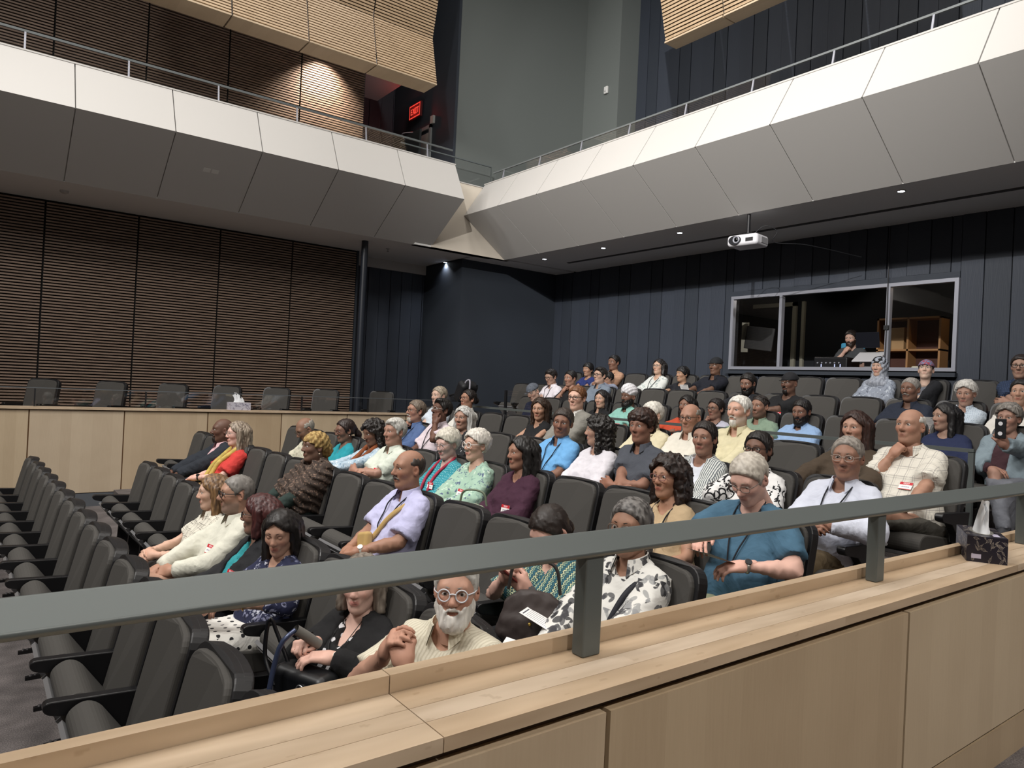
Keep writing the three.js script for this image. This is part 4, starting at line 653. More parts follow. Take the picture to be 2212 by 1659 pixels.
  for (const s of ['L', 'R']) { const A = legs[s][2], K = legs[s][1]; const f = union([[capsule([A[0], A[1] - .035, A[2] - .035], [A[0], A[1] - .04, A[2] + .15], .036, .03), 0], [capsule([A[0], A[1] + .01, A[2] - .02], [A[0], A[1] - .02, A[2] + .04], .042, .036), .03]]); const g = surfaceNet((x, y, z) => Math.max(f(x, y, z), A[1] - .075 - y), [A[0] - .07, A[1] - .09, A[2] - .1], [A[0] + .07, A[1] + .08, A[2] + .22], .018, 0); const c = lin(P.shoe || '#141414'); paint(g, () => c); mesh('shoe', g, leatherMat, root); }
  // head things
  const hd = new THREE.Matrix4().compose(new THREE.Vector3(...H), hq, new THREE.Vector3(hs, hs, hs));
  const onHead = (name, g, mat) => mesh(name, g.applyMatrix4(hd), mat, root);
  for (const h of P.hair || []) { const [style, color, name, c2, mt] = h; onHead(name || (['beard', 'goatee', 'moustache'].includes(style) ? style : 'hair'), hairGeo(style, color, ['beard', 'goatee', 'moustache'].includes(style) ? Math.min(cellHair, cellH) : cellHair, c2), mt ? clothMat2 : hairMat); }
  if (P.glasses) { const [shape, color, r, dark] = P.glasses; const g = onHead('glasses', glassesGeo(shape, (r || .0022) * [1, 1.15, 1.35][Q]), std(color, { roughness: .35 })); if (Q < 2 || dark) { for (const e of [-1, 1]) mesh('lens', lensGeo(shape, e).applyMatrix4(hd), dark ? darkLens : lensMat, g); } }
  const api = { H, hq, hs, inHead, nb, sh, sx, fw, hip, at, armB, T, tor, skull, wS, fat, hipY, root, SL, SR, shirt };
  // chest front point: march from in front of the chest back to the cloth
  const chestF = topF(.011, 'none', 0, () => 1, 0);
  api.front = (lx, t) => { const c = add3(at(t), mul3(sx, lx)); let d = .32; for (; d > 0; d -= .003) { const p = add3(c, fd(d)); if (chestF(p[0], p[1], p[2]) < 0) break; } return add3(c, fd(d + .009)); };
  if (P.tagAt) { const [lx, t] = P.tagAt, c = api.front(lx, t), a = api.front(lx + .04, t), b = api.front(lx - .04, t), u = api.front(lx, t + .07), v = api.front(lx, t - .07); const X = new THREE.Vector3(...nrm3(sub3(a, b))), Y0 = new THREE.Vector3(...nrm3(sub3(u, v))), N = new THREE.Vector3().crossVectors(X, Y0).normalize(), Y = new THREE.Vector3().crossVectors(N, X); const g = new THREE.BoxGeometry(.086, .06, .0015); const m = mesh('name_tag', g, [tagEdge, tagEdge, tagEdge, tagEdge, tagFace(P.tagText), tagEdge], root); m.applyMatrix4(new THREE.Matrix4().makeBasis(X, Y, N).setPosition(c[0] + N.x * .004, c[1] + N.y * .004, c[2] + N.z * .004)); m.userData.label = 'white name sticker with red header'; }
  if (P.lanyard) { const l = add3(nb, add3(mul3(sx, .062), [0, .012, -.01])), r = add3(nb, add3(mul3(sx, -.062), [0, .012, -.01])), bk = add3(nb, mul3(fw, -.075)), ll = P.lanyard.len ?? .45; const c0 = api.front(.066, 1.02), c9 = api.front(-.066, 1.02), c1 = api.front(.055, .88), c2 = api.front(-.055, .88), m1 = api.front(.03, .7), m2 = api.front(-.03, .7), e = api.front(0, ll); const ptsL = [bk, l, c0, c1, m1, e].map(p => add3(p, mul3(fw, .004))), ptsR = [bk, r, c9, c2, m2, e].map(p => add3(p, mul3(fw, .004))); mesh('lanyard', merge([tube(ptsL, .0045, 24, 5), tube(ptsR, .0045, 24, 5)]), std(P.lanyard.color || '#10121c', { roughness: .8 }), root); }
  if (P.watch) { const [s, col, strap] = P.watch, A = armB[s], W = mix3(A[1], A[2], .93), d = nrm3(sub3(A[2], A[1])); const g = new THREE.TorusGeometry(.0305, .006, 8, 20); g.scale(1, 1, 1.6); const q = new THREE.Quaternion().setFromUnitVectors(new THREE.Vector3(0, 0, 1), new THREE.Vector3(...d)); const w = mesh('wristwatch', g, std(strap || '#b9b6ae', { roughness: .3, metalness: strap ? 0 : .8 }), root); w.position.set(...W); w.quaternion.copy(q); const dl = new THREE.CylinderGeometry(.017, .017, .008, 18); const toCam = new THREE.Vector3(.5, .8, .3); toCam.addScaledVector(new THREE.Vector3(...d), -toCam.dot(new THREE.Vector3(...d))).normalize(); const m = mesh('dial', dl, std(col, { roughness: .25 }), w); const inv = q.clone().invert(); const n = toCam.clone().applyQuaternion(inv); m.quaternion.setFromUnitVectors(new THREE.Vector3(0, 1, 0), n); m.position.copy(n.multiplyScalar(.034)); }
  return api;
}
const clothMat2 = new THREE.MeshStandardMaterial({ color: 0xffffff, vertexColors: true, roughness: .85 });
const tagEdge = std('#e8e4e0', { roughness: .6 });
const tagCache = {};
function tagFace(text) {
  const key = text || '~'; if (tagCache[key]) return tagCache[key];
  const t = canvasTex(256, 180, (c, w, h) => {
    c.fillStyle = '#f4f1ee'; c.fillRect(0, 0, w, h); c.fillStyle = '#c3202f'; c.fillRect(0, 0, w, 66); c.fillRect(0, h - 14, w, 14);
    c.fillStyle = '#fff'; c.textAlign = 'center'; c.font = 'bold 40px sans-serif'; c.fillText('HELLO', w / 2, 42); c.font = '15px sans-serif'; c.fillText('my name is', w / 2, 60);
    c.strokeStyle = '#23306e'; c.lineWidth = 5; if (text) { c.fillStyle = '#1f2c66'; c.font = 'italic bold 46px serif'; c.fillText(text, w / 2, 130); }
    else { c.beginPath(); for (let i = 0; i <= 40; i++) { const x = 50 + i * 4, y = 115 + 16 * Math.sin(i * 1.3) * Math.cos(i * .37); i ? c.lineTo(x, y) : c.moveTo(x, y); } c.stroke(); }
  }); return tagCache[key] = std('#ffffff', { map: t, roughness: .6 });
}
const PERSONS = [
{k:'bearded',r:2,slot:-2.490,h:[1.503,1.213,-2.281],label:'man with full white beard and round glasses, cream shirt, hands clasped before chest',sex:'m',q:0,headScale:1.02,skin:'#bd8260',fat:.6,brow:'#8f8a84',hair:[['receding','#bdbcb6'],['beard','#e2dfd8']],glasses:['round','#d4d6dc',.0021],top:{pat:['creamstripe',drawStripes('#d8d2bf','#c6bfaa',16),.22],neck:'collar',sleeve:'short',slen:.8},bottom:{color:'#4a4a52'},arms:[[[.29,.97,.15],[1,-1,.2],[-.35,.85,-.05],[-.8,0,-.6],'clasp'],[[.19,.98,.17],[-1,-1,.2],[.45,.8,.1],[.7,.1,-.7],'clasp']],yaw:50,pitch:-2,twist:25,tagAt:[.085,.62],tagText:'Dilip'},
{k:'oldblk',r:2,slot:-3.000,h:[1.480,1.054,-3.048],label:'older woman in black cardigan and dotted top with pearl earrings, holding a cane',sex:'f',q:0,skin:'#d6a18a',fat:.6,brow:'#8a7a6a',hair:[['bob','#5f564d',null,'#8d8378']],earring:'#f2efe8',top:{pat:['dotsblack',drawDots('#0b0b0e','#d8d8dc',4,26),.2],neck:'deep',sleeve:'long'},jacket:{color:'#0c0c0f',open:.055,name:'cardigan'},bottom:{color:'#17171b'},arms:[[[.18,.78,.13],[1,-.5,-.4],[-.35,-.05,1],[-.15,-1,.1],'relaxed'],[[.02,.8,.16],[-1,-.6,-.3],[.3,0,1],[.2,-1,0],'grip']],yaw:46,pitch:3,twist:20,watch:['L','#f3f0e6','#b8b4aa'],necklace:'#222222'},
{k:'polka',r:2,slot:-4.020,h:[1.468,1.087,-4.114],label:'black-haired woman looking down, navy and white blouse, white skirt with black dots',sex:'f',q:0,skin:'#b5805f',fat:.55,eyes:'closed',hair:[['longmid','#15100e']],top:{pat:['navyfloral',drawBlotch('#1c2140',['#c9cbd6','#8f93ad','#0f1228'],60,14),.24],neck:'v',sleeve:'mid'},bottom:{skirt:1,pat:['dotswhite',drawDots('#dedcd6','#15151a',5,12),.3]},arms:[[[.15,.73,.18],[1,-.2,-.7],[-.3,-.05,1],[0,-1,0],'relaxed'],'thigh'],yaw:48,pitch:14,twist:14,bracelet:'#c9a24a'},
{k:'maroonhair',r:2,slot:-4.530,h:[1.494,1.110,-4.578],label:'woman with maroon-brown bob seen from behind, dark jacket over turquoise top',sex:'f',q:1,skin:'#8a5c42',fat:.5,hair:[['bob','#341617',null,'#4d2624']],earring:'#c9c6c0',glasses:['rect','#1a1514',.002],top:{color:'#2c8f96',neck:'v',sleeve:'mid'},jacket:{color:'#121318',open:.05},bottom:{color:'#1a1b22'},arms:'lap',yaw:-28,tagAt:[.1,.7]},
{k:'grayglasses',r:2,slot:-5.040,h:[1.480,1.175,-5.041],label:'man with cropped grey hair and black glasses in off-white long-sleeved shirt',sex:'m',q:0,skin:'#ad7856',fat:.45,stubble:'#6f6660',hair:[['buzz','#77736e']],glasses:['rect','#121214',.0024],top:{color:'#d3d2c4',neck:'collar',sleeve:'long',loose:.01},bottom:{color:'#3a3430'},arms:['clasp','thigh'],yaw:-4,tagAt:[.09,.72],legs:'crossL'},
{k:'brownhair',r:2,slot:-5.550,h:[1.464,1.112,-5.561],label:'young woman with light brown hair in white plaid shirt, hands folded in lap',sex:'f',q:1,skin:'#cb9878',fat:.2,hair:[['longmid','#4d3726',null,'#8a6a48']],top:{pat:['plaidwhite',drawPlaid('#d8d4c6','#4a4640'),.2],neck:'collar',sleeve:'short'},bottom:{color:'#4a4644'},arms:'clasp',yaw:-6,pitch:3},
{k:'red',r:3,slot:-7.755,h:[2.240,1.371,-7.702],label:'woman with long greying hair in red short-sleeved blouse and yellow scarf',sex:'f',q:1,skin:'#d59c86',fat:.7,hair:[['longmid','#5d4f42',null,'#9c8e7d']],glasses:['round','#8a8078',.0016],top:{color:'#c03631',neck:'v',sleeve:'short',loose:.02,slen:.8},scarf:'#cdb55e',bottom:{color:'#d6c694'},arms:'lap',yaw:0,watch:['L','#15151a','#15151a']},
{k:'suit',r:3,slot:-8.265,h:[2.225,1.372,-8.203],label:'bald man in dark navy suit jacket seated beside woman in red',sex:'m',q:1,skin:'#633f2b',fat:.4,hair:[['goatee','#1b1512']],top:{color:'#d9b3b8',neck:'collar',sleeve:'long'},jacket:{color:'#1d232c',open:.06},bottom:{color:'#20242c'},arms:'thigh',yaw:-4},
{k:'scarf',r:3,slot:-5.715,h:[2.299,1.424,-5.725],label:'woman in gold-brown headscarf wrapped in dark patterned shawl',sex:'f',q:1,skin:'#75503a',fat:.6,hair:[['scarf','#7a5c30','headscarf','#b59a62',1]],earring:'#d9c9b0',top:{color:'#20302c',neck:'v',sleeve:'long'},shawl:['shawl',drawBlotch('#3b2f28',['#6d5a4c','#1d1613','#8a6f60'],160,7),.3],bottom:{color:'#20201f'},arms:'thigh',yaw:0},
{k:'lav',r:3,slot:-4.185,h:[2.345,1.420,-4.207],label:'man in lavender short-sleeved shirt with tan sling bag across chest',sex:'m',q:1,skin:'#a26b48',fat:.75,brow:'#3a302a',hair:[['fringe','#3e3732'],['moustache','#6d635b']],top:{color:'#bcbcde',neck:'collar',sleeve:'short',slen:.85,loose:.016},bottom:{color:'#d6d2c8'},arms:'lap',yaw:0,lanyard:{len:.62},sling:'#b89a62',watch:['L','#e8e6e0','#b8b4aa']},
{k:'phone',r:3,slot:-2.655,h:[2.291,1.298,-2.672],label:'dark-haired woman bent over a red-cased phone, teal zigzag blouse',sex:'f',q:0,skin:'#cd947c',fat:.45,hair:[['back','#231a16']],top:{pat:['zigzag',drawZig('#1c3a48',['#8fae9a','#2f6a7a','#c9cfa8']),.16],neck:'v',sleeve:'short',slen:.9},bottom:{color:'#14151a'},arms:[[[.1,.8,.16],[1,-.8,-.2],[-.5,.6,.5],[-.5,.3,-.8],'grip'],[[-.02,.84,.2],[-1,-.8,-.2],[.5,.5,.5],[.5,.3,-.8],'grip']],yaw:6,pitch:34,tagAt:[.07,.7],tagText:'Lalti P.',watch:['L','#101014','#cfcac0']},
{k:'grayhair',r:3,slot:-2.145,h:[2.365,1.401,-2.207],label:'woman with grey-streaked tied-back hair in white and black tie-dyed shirt',sex:'f',q:0,skin:'#9c6846',fat:.5,hair:[['ponytail','#2e2a29',null,'#7d7a77']],earring:'#cfc9bd',glasses:['rect','#6a5a50',.0017],top:{pat:['tiedye',drawBlotch('#dcdbd6',['#3a3b3f','#8d8e90','#1a1b1e'],46,16),.4],neck:'collar',sleeve:'long',loose:.02},bottom:{color:'#191a1e'},strap:'#1b1c26',arms:['thigh','thigh'],yaw:14,pitch:2},
{k:'bluepolo',r:4,slot:-2.230,h:[3.323,1.569,-2.268],label:'heavy man looking down in petrol blue tee shirt with steel watch and khaki trousers',sex:'m',q:0,skin:'#d49a82',fat:1,brow:'#a89a8a',hair:[['short','#a59d92',null,'#c9c2b6']],glasses:['rect','#7a6f68',.0014],top:{color:'#42667e',neck:'v',sleeve:'short',slen:.78},bottom:{color:'#8b8f75'},arms:[[[.13,.8,.2],[1,-.6,-.3],[-.5,-.2,.8],[-.3,-1,-.1],'relaxed'],[[-.06,.93,.27],[-1,-.5,-.2],[.1,-.5,.9],[.2,-1,0],'relaxed']],yaw:4,pitch:30,lanyard:{len:.45},watch:['L','#1a1a1e']},
{k:'bow',r:4,slot:-7.840,h:[3.017,1.414,-7.806],label:'old man bending forward to read a leaflet, cream patterned shirt',sex:'m',q:1,skin:'#865a3c',fat:.3,hair:[['fringe','#8f8a81']],glasses:['rect','#3a302a',.0015],top:{pat:['creampat',drawBlotch('#cfcbb6',['#a9ab98','#dedac8'],60,10),.3],neck:'collar',sleeve:'short'},bottom:{color:'#4a453d'},arms:'paper',yaw:0,pitch:32,watch:['L','#101014','#101014']},
{k:'teal',r:4,slot:-7.330,h:[3.271,1.436,-7.318],label:'woman with dark ponytail and glasses in teal top',sex:'f',q:1,skin:'#80543b',fat:.3,hair:[['ponytail','#241613']],glasses:['rect','#4a2024',.0022],earring:'#d9d2c4',top:{color:'#1d8c99',neck:'v',sleeve:'short',slen:.8},bottom:{color:'#2c2c33'},arms:'lap',yaw:2,pitch:8},
{k:'orange',r:4,slot:-6.820,h:[3.253,1.469,-6.595],label:'woman with curly dark hair in rust-brown scarf over pale blue blouse',sex:'f',q:1,skin:'#73492f',fat:.4,hair:[['bobcurly','#191210']],top:{pat:['palebluepat',drawBlotch('#a9bccb',['#dfe6ea','#6f8ea5'],50,12),.3],neck:'v',sleeve:'long'},scarf:'#8a4a24',bottom:{color:'#30261f'},arms:'hold',yaw:8,pitch:14},
{k:'grayman',r:4,slot:-6.310,h:[3.304,1.507,-6.238],label:'man with thick grey hair in pale green shirt, arms crossed',sex:'m',q:1,skin:'#a57054',fat:.5,brow:'#6a625c',hair:[['side','#b9b7b1']],top:{color:'#cdd4c8',neck:'collar',sleeve:'short',slen:.85},bottom:{color:'#33353b'},arms:'cross',yaw:10,tagAt:[.09,.66]},
{k:'turq',r:4,slot:-5.290,h:[3.332,1.475,-5.310],label:'white-haired woman in turquoise patterned blouse with red collar band',sex:'f',q:1,skin:'#cc9988',fat:.5,hair:[['puffy','#c2bdb0']],glasses:['round','#b9b0b4',.0016],top:{pat:['turqpat',drawDots('#2a8a98','#a5d2d6',9,13),.16],neck:'v',sleeve:'long'},scarf2:'#b0304a',bottom:{color:'#34363f'},arms:'lap',yaw:10,pitch:12,tagAt:[.07,.68]},
{k:'green',r:4,slot:-4.780,h:[3.344,1.503,-4.885],label:'white-haired woman with big pale-rimmed glasses and mint green floral blouse',sex:'f',q:1,skin:'#c69274',fat:.65,hair:[['puffy','#cbc6bd']],glasses:['round','#d6cfca',.0034],earring:'#8a9a90',top:{pat:['greenfloral',drawBlotch('#9dbba9',['#4a5577','#7c9a8f','#c4d6c6'],44,11),.3],neck:'v',sleeve:'long',loose:.022},bottom:{color:'#20222a'},arms:'clasp',yaw:4,tagAt:[.07,.66]},
{k:'maroon',r:4,slot:-4.270,h:[3.362,1.497,-4.300],label:'woman with long black hair in maroon long-sleeved top, green handbag on lap',sex:'f',q:1,skin:'#9a6444',fat:.35,hair:[['long','#13100f']],top:{color:'#3b182e',neck:'v',sleeve:'long'},bottom:{color:'#17181d'},arms:'lap',yaw:-8,tagAt:[.09,.58]},
{k:'beige',r:4,slot:-2.740,h:[3.404,1.495,-2.893],label:'young woman with long wavy hair and glasses in beige sleeveless top',sex:'f',q:0,skin:'#b0764f',fat:.2,hair:[['longcurly','#1b120f',null,'#2c1d17']],glasses:['rect','#8a5f5a',.0016],top:{color:'#bfa785',neck:'v',sleeve:'none'},bottom:{color:'#3a3128'},arms:'lap',yaw:4,lanyard:{len:.5},necklace:'#d8c9a0'},
{k:'goatee',r:5,slot:-7.475,h:[4.227,1.657,-7.472],label:'man with grey goatee in blue shirt, hand raised to his chin',sex:'m',q:1,skin:'#a36d50',fat:.4,hair:[['short','#6a5e52'],['goatee','#b3ada3']],glasses:['rect','#2a2522',.0018],top:{color:'#49608a',neck:'collar',sleeve:'long'},bottom:{color:'#23262e'},arms:['rest','chin'],yaw:0,pitch:-4,lanyard:{len:.6}},
{k:'hand',r:5,slot:-6.965,h:[4.243,1.698,-6.924],label:'man with side-parted black hair in pale pink shirt holding up one hand',sex:'m',q:1,skin:'#673f2a',fat:.4,hair:[['side','#14100e']],glasses:['rect','#a8a29c',.0018],top:{color:'#d3c6cd',neck:'collar',sleeve:'short',slen:.85},bottom:{color:'#2b2b33'},arms:['raised','lap'],yaw:0,pitch:-10,lanyard:{len:.55}},
{k:'silver',r:5,slot:-6.455,h:[4.256,1.637,-6.489],label:'woman with straight silver hair in black top with white pattern',sex:'f',q:1,skin:'#a37256',fat:.4,hair:[['longmid','#8f8e8a',null,'#c9c8c4']],top:{pat:['blackpat',drawBlotch('#121317',['#d0d0d0','#55565c'],26,6),.25],neck:'v',sleeve:'long'},bottom:{color:'#17181c'},arms:'lap',yaw:26},
{k:'smile',r:5,slot:-4.925,h:[4.304,1.696,-4.911],label:'smiling man in light blue shirt with dark lanyard, looking aside',sex:'m',q:1,skin:'#855437',fat:.5,hair:[['short','#352d28']],top:{color:'#6ba6d9',neck:'collar',sleeve:'short',slen:.82},bottom:{color:'#2a2c36'},arms:['lap','rest'],yaw:34,pitch:4,roll:-6,lanyard:{len:.42},tagAt:[-.02,.3]},
{k:'curlyw',r:5,slot:-4.415,h:[4.317,1.655,-4.458],label:'woman with curly black hair turned away, white knit top',sex:'f',q:1,skin:'#ad7c5e',fat:.4,hair:[['longmidcurly','#17120f']],top:{color:'#d8d5dc',neck:'crew',sleeve:'long'},bottom:{color:'#bcb8b0'},arms:'clasp',yaw:-42},
{k:'curlym',r:5,slot:-3.905,h:[4.332,1.727,-3.974],label:'young man with curly hair in grey polo shirt, arms crossed',sex:'m',q:0,skin:'#925c3e',fat:.4,hair:[['curlyM','#24150f',null,'#3d251b']],top:{color:'#474b54',neck:'collar',sleeve:'short',slen:.8},bottom:{color:'#2a2b30'},arms:'cross',yaw:8},
{k:'ponytail',r:5,slot:-3.395,h:[4.350,1.686,-3.367],label:'girl with dark ponytail in grey and white striped shirt over white tee',sex:'f',q:1,skin:'#986548',fat:.2,hair:[['ponytail','#1c1411']],top:{color:'#d2d6e0',neck:'crew',sleeve:'short'},jacket:{pat:['stripegrey',drawStripes('#d5d8d4','#596068',9),.14],open:.06,name:'overshirt'},bottom:{color:'#3b4050'},arms:'lap',yaw:16},
{k:'bw',r:5,slot:-2.885,h:[4.363,1.647,-2.919],label:'woman with glasses in black and white swirl-patterned top, hand near her face',sex:'f',q:1,skin:'#744a33',fat:.6,hair:[['back','#15100f']],glasses:['rect','#141214',.0022],top:{pat:['swirlbw',drawSwirl('#e2e1e0','#101014'),.26],neck:'v',sleeve:'long',loose:.012},bottom:{color:'#1b1c20'},arms:['lap','cheek'],yaw:10},
{k:'whtlany',r:5,slot:-2.375,h:[4.323,1.661,-2.264],label:'bespectacled older man in white long-sleeved shirt with dark lanyard, hands clasped',sex:'m',q:0,skin:'#956244',fat:.65,brow:'#5d544c',hair:[['receding','#6d665f',null,'#9c958d']],glasses:['rect','#a89a90',.0013],top:{color:'#ced3e2',neck:'collar',sleeve:'long',loose:.012},bottom:{color:'#5c4e37'},arms:[[[.2,.77,.24],[1,-.5,-.4],[-.75,0,.65],[-.5,-.5,-.4],'clasp'],[[.09,.76,.24],[-1,-.5,-.4],[.75,0,.65],[.5,-.5,-.4],'clasp']],yaw:14,pitch:2,lanyard:{len:.36}},
{k:'cam',r:6,slot:-8.375,h:[5.166,1.827,-8.508],label:'man with grey-blond hair in pale blue shirt, mostly hidden behind others',sex:'m',q:2,skin:'#c1957a',fat:.5,hair:[['short','#7d7264',null,'#a89c8a']],top:{color:'#c9d4df',neck:'collar',sleeve:'short'},bottom:{color:'#30343c'},arms:'lap',yaw:8},
{k:'white',r:6,slot:-7.865,h:[5.187,1.813,-7.809],label:'woman with dark pulled-back hair and glasses in white blouse',sex:'f',q:1,skin:'#9f6948',fat:.4,hair:[['bun','#191210']],glasses:['rect','#3a2420',.0016],top:{color:'#d8d6cf',neck:'collar',sleeve:'long'},bottom:{color:'#2a2b31'},arms:'lap',yaw:2,pitch:-6},
{k:'girl',r:6,slot:-6.335,h:[5.191,1.764,-6.327],label:'girl with long dark hair in black sleeveless top, arms on lap',sex:'f',q:1,skin:'#b07b56',fat:.1,hair:[['long','#21160f',null,'#39271b']],top:{color:'#0f1014',neck:'v',sleeve:'none'},bottom:{color:'#b9ab9a'},arms:'thigh',yaw:28,pitch:5},
{k:'blazer',r:6,slot:-5.825,h:[5.248,1.911,-5.772],label:'man with short ginger-brown hair and dark glasses in grey blazer',sex:'m',q:1,skin:'#d39a7b',fat:.4,hair:[['short','#6d472c']],glasses:['rect','#17120f',.0024],top:{color:'#d9d7d2',neck:'collar',sleeve:'long'},jacket:{color:'#84827b',open:.05},bottom:{color:'#3a3c42'},arms:'lap',yaw:18},
{k:'whhair',r:6,slot:-4.805,h:[5.279,1.789,-4.718],label:'white-haired man in cream shirt, face hidden by young man in front',sex:'m',q:2,skin:'#c59c80',fat:.5,hair:[['short','#d3cfc6']],top:{color:'#d6cdae',neck:'collar',sleeve:'long'},bottom:{color:'#55524a'},arms:'lap',yaw:-10},
{k:'bald',r:6,slot:-4.295,h:[5.293,1.795,-4.264],label:'balding man with glasses in white shirt, arms crossed',sex:'m',q:1,skin:'#aa7150',fat:.5,hair:[['fringe','#86817a']],glasses:['rect','#2a2320',.0018],top:{color:'#d9d5c9',neck:'collar',sleeve:'long'},bottom:{color:'#2e3340'},arms:'cross',yaw:10,pitch:6},
{k:'whbeard',r:6,slot:-3.785,h:[5.308,1.884,-3.756],label:'white-haired man with short white beard in cream shirt holding a sheet',sex:'m',q:1,skin:'#cd9373',fat:.55,brow:'#b9b3aa',hair:[['short','#d8d5ce'],['goatee','#d3cec5']],stubble:'#cfc8be',top:{color:'#d3cba9',neck:'collar',sleeve:'long'},bottom:{color:'#4c463c'},arms:'paper',yaw:0,pitch:-2},
{k:'brown',r:6,slot:-2.765,h:[5.339,1.811,-2.749],label:'woman with long straight brown hair in dark bronze satin blouse',sex:'f',q:1,skin:'#b37c5c',fat:.5,hair:[['long','#261714',null,'#3b2620']],earring:'#d9cbb0',top:{color:'#43372a',neck:'collar',sleeve:'long',loose:.02},bottom:{color:'#1d1c1e'},arms:['rest','rest'],yaw:2},
{k:'chin',r:6,slot:-2.255,h:[5.410,1.852,-2.381],label:'heavy bald man in white checked shirt holding his chin',sex:'m',q:0,skin:'#ab7452',fat:1,brow:'#6a5e54',hair:[['fringe','#cfccc6']],top:{pat:['windowpane',drawPlaid('#d9d5ca','#8f8c88'),.26],neck:'collar',sleeve:'short',slen:.85,loose:.016},bottom:{color:'#4c4a44'},arms:['lap','chin'],yaw:-6,pitch:-4,tagAt:[.04,.62],legs:'crossL'},
{k:'black',r:7,slot:-7.360,h:[7.054,1.888,-7.248],label:'woman with long black hair in black polo, name sticker on chest',sex:'f',q:2,skin:'#b98767',fat:.35,hair:[['long','#121012']],top:{color:'#0d0e12',neck:'collar',sleeve:'short',slen:.85},bottom:{color:'#15161b'},arms:'lap',yaw:14,tagAt:[.05,.5]},
{k:'turban',r:7,slot:-6.850,h:[7.069,1.941,-6.743],label:'man in white turban with black beard and mint green polo',sex:'m',q:1,skin:'#6d4630',fat:.4,hair:[['turban','#d9d8dc','turban',null,1],['beard','#120e0c']],top:{color:'#86b9ae',neck:'collar',sleeve:'short',slen:.85},bottom:{color:'#2c2e36'},arms:'lap',yaw:0,tagAt:[.06,.55]},
{k:'orangew',r:7,slot:-5.830,h:[7.097,1.871,-5.783],label:'woman with long black hair in orange kurta',sex:'f',q:2,skin:'#85573c',fat:.3,hair:[['long','#14100f']],top:{color:'#b8482c',neck:'v',sleeve:'long'},bottom:{color:'#7d2f22'},arms:'rest',yaw:8},
{k:'lavw',r:7,slot:-5.320,h:[7.110,1.854,-5.355],label:'woman with tied-back dark hair and glasses in pale lavender-grey top, hand at cheek',sex:'f',q:2,skin:'#8a5d43',fat:.5,hair:[['bun','#181211']],glasses:['rect','#1c1618',.0018],top:{color:'#b3b3c2',neck:'v',sleeve:'short',slen:.85},bottom:{color:'#30323c'},arms:['lap','cheek'],yaw:-2,lanyard:{len:.5}},
{k:'greenm',r:7,slot:-4.810,h:[7.128,1.911,-4.771],label:'man with shaved head and sunglasses pushed up, sage green shirt',sex:'m',q:1,skin:'#946345',fat:.7,hair:[['buzz','#2b231f']],sunglasses:1,top:{color:'#7d927f',neck:'collar',sleeve:'short',slen:.85},bottom:{color:'#33363a'},arms:'rest',yaw:0,stubble:'#3a302a'},
{k:'ltblue',r:7,slot:-4.300,h:[7.143,1.882,-4.268],label:'young man with black beard in pale blue polo, looking down',sex:'m',q:1,skin:'#83543a',fat:.3,hair:[['short','#161110'],['beard','#171110']],top:{color:'#8fadd4',neck:'collar',sleeve:'short',slen:.82},bottom:{color:'#b9bcc2'},arms:'lap',yaw:4,pitch:10},
{k:'navyw',r:7,slot:-2.770,h:[7.185,1.911,-2.864],label:'woman with black hair in navy top, mostly hidden behind man in checked shirt',sex:'f',q:2,skin:'#a5785c',fat:.4,hair:[['longmid','#121011']],top:{color:'#1c2648',neck:'crew',sleeve:'long'},bottom:{color:'#1d202c'},arms:'lap',yaw:-30},
{k:'phonew',r:7,slot:-2.260,h:[7.200,1.930,-2.359],label:'grey-haired woman in pale denim jacket, legs crossed, holding up a black phone',sex:'f',q:1,skin:'#a16f55',fat:.4,hair:[['puffy','#5f5a55',null,'#8a857e']],top:{color:'#3a1f26',neck:'v',sleeve:'long'},jacket:{color:'#7f8f98',open:.06},bottom:{color:'#6b6e76'},arms:[[[.05,.86,.42],[1,-1,-.1],[-.4,.8,.3],[-.5,0,-.9],'grip'],'lap'],legs:'crossR',shoe:'#3a3b40',yaw:0},
{k:'cap',r:7,slot:-8.380,h:[6.817,1.935,-8.483],label:'man in grey baseball cap and navy jacket, one leg stretched across the other knee',sex:'m',q:2,skin:'#b98a70',fat:.6,hair:[['cap','#565c66','baseball_cap',null,1],['buzz','#8d8880']],top:{color:'#171d36',neck:'crew',sleeve:'long'},bottom:{color:'#1a1d2a'},legs:'ankleKneeL',arms:'lap',yaw:10,pitch:22,roll:12},
{k:'wh',r:8,slot:-9.240,h:[7.939,2.203,-9.417],label:'young man with glasses in white shirt with lanyard, looking down',sex:'m',q:2,skin:'#a87b60',fat:.3,hair:[['side','#1d1715']],glasses:['rect','#1a1614',.0018],top:{color:'#d8d3da',neck:'collar',sleeve:'short'},bottom:{color:'#2b2d36'},arms:'lap',yaw:8,pitch:16,lanyard:{len:.5}},
{k:'blk',r:8,slot:-8.730,h:[7.953,2.189,-8.931],label:'dark-haired man in black tee shirt with fist at his mouth',sex:'m',q:2,skin:'#9d6a4d',fat:.4,hair:[['short','#14100f']],top:{color:'#101115',neck:'crew',sleeve:'short',slen:.85},bottom:{color:'#24262e'},arms:['lap','chin'],yaw:4,pitch:4},
{k:'gry',r:8,slot:-8.220,h:[7.973,2.248,-8.250],label:'man with dark swept-back hair and glasses in grey-blue shirt',sex:'m',q:2,skin:'#b5886c',fat:.4,hair:[['side','#1b1614']],glasses:['rect','#1a1614',.0022],top:{color:'#6f7a88',neck:'collar',sleeve:'long'},bottom:{color:'#2e313a'},arms:'clasp',yaw:0,pitch:-4,tagAt:[.05,.5]},
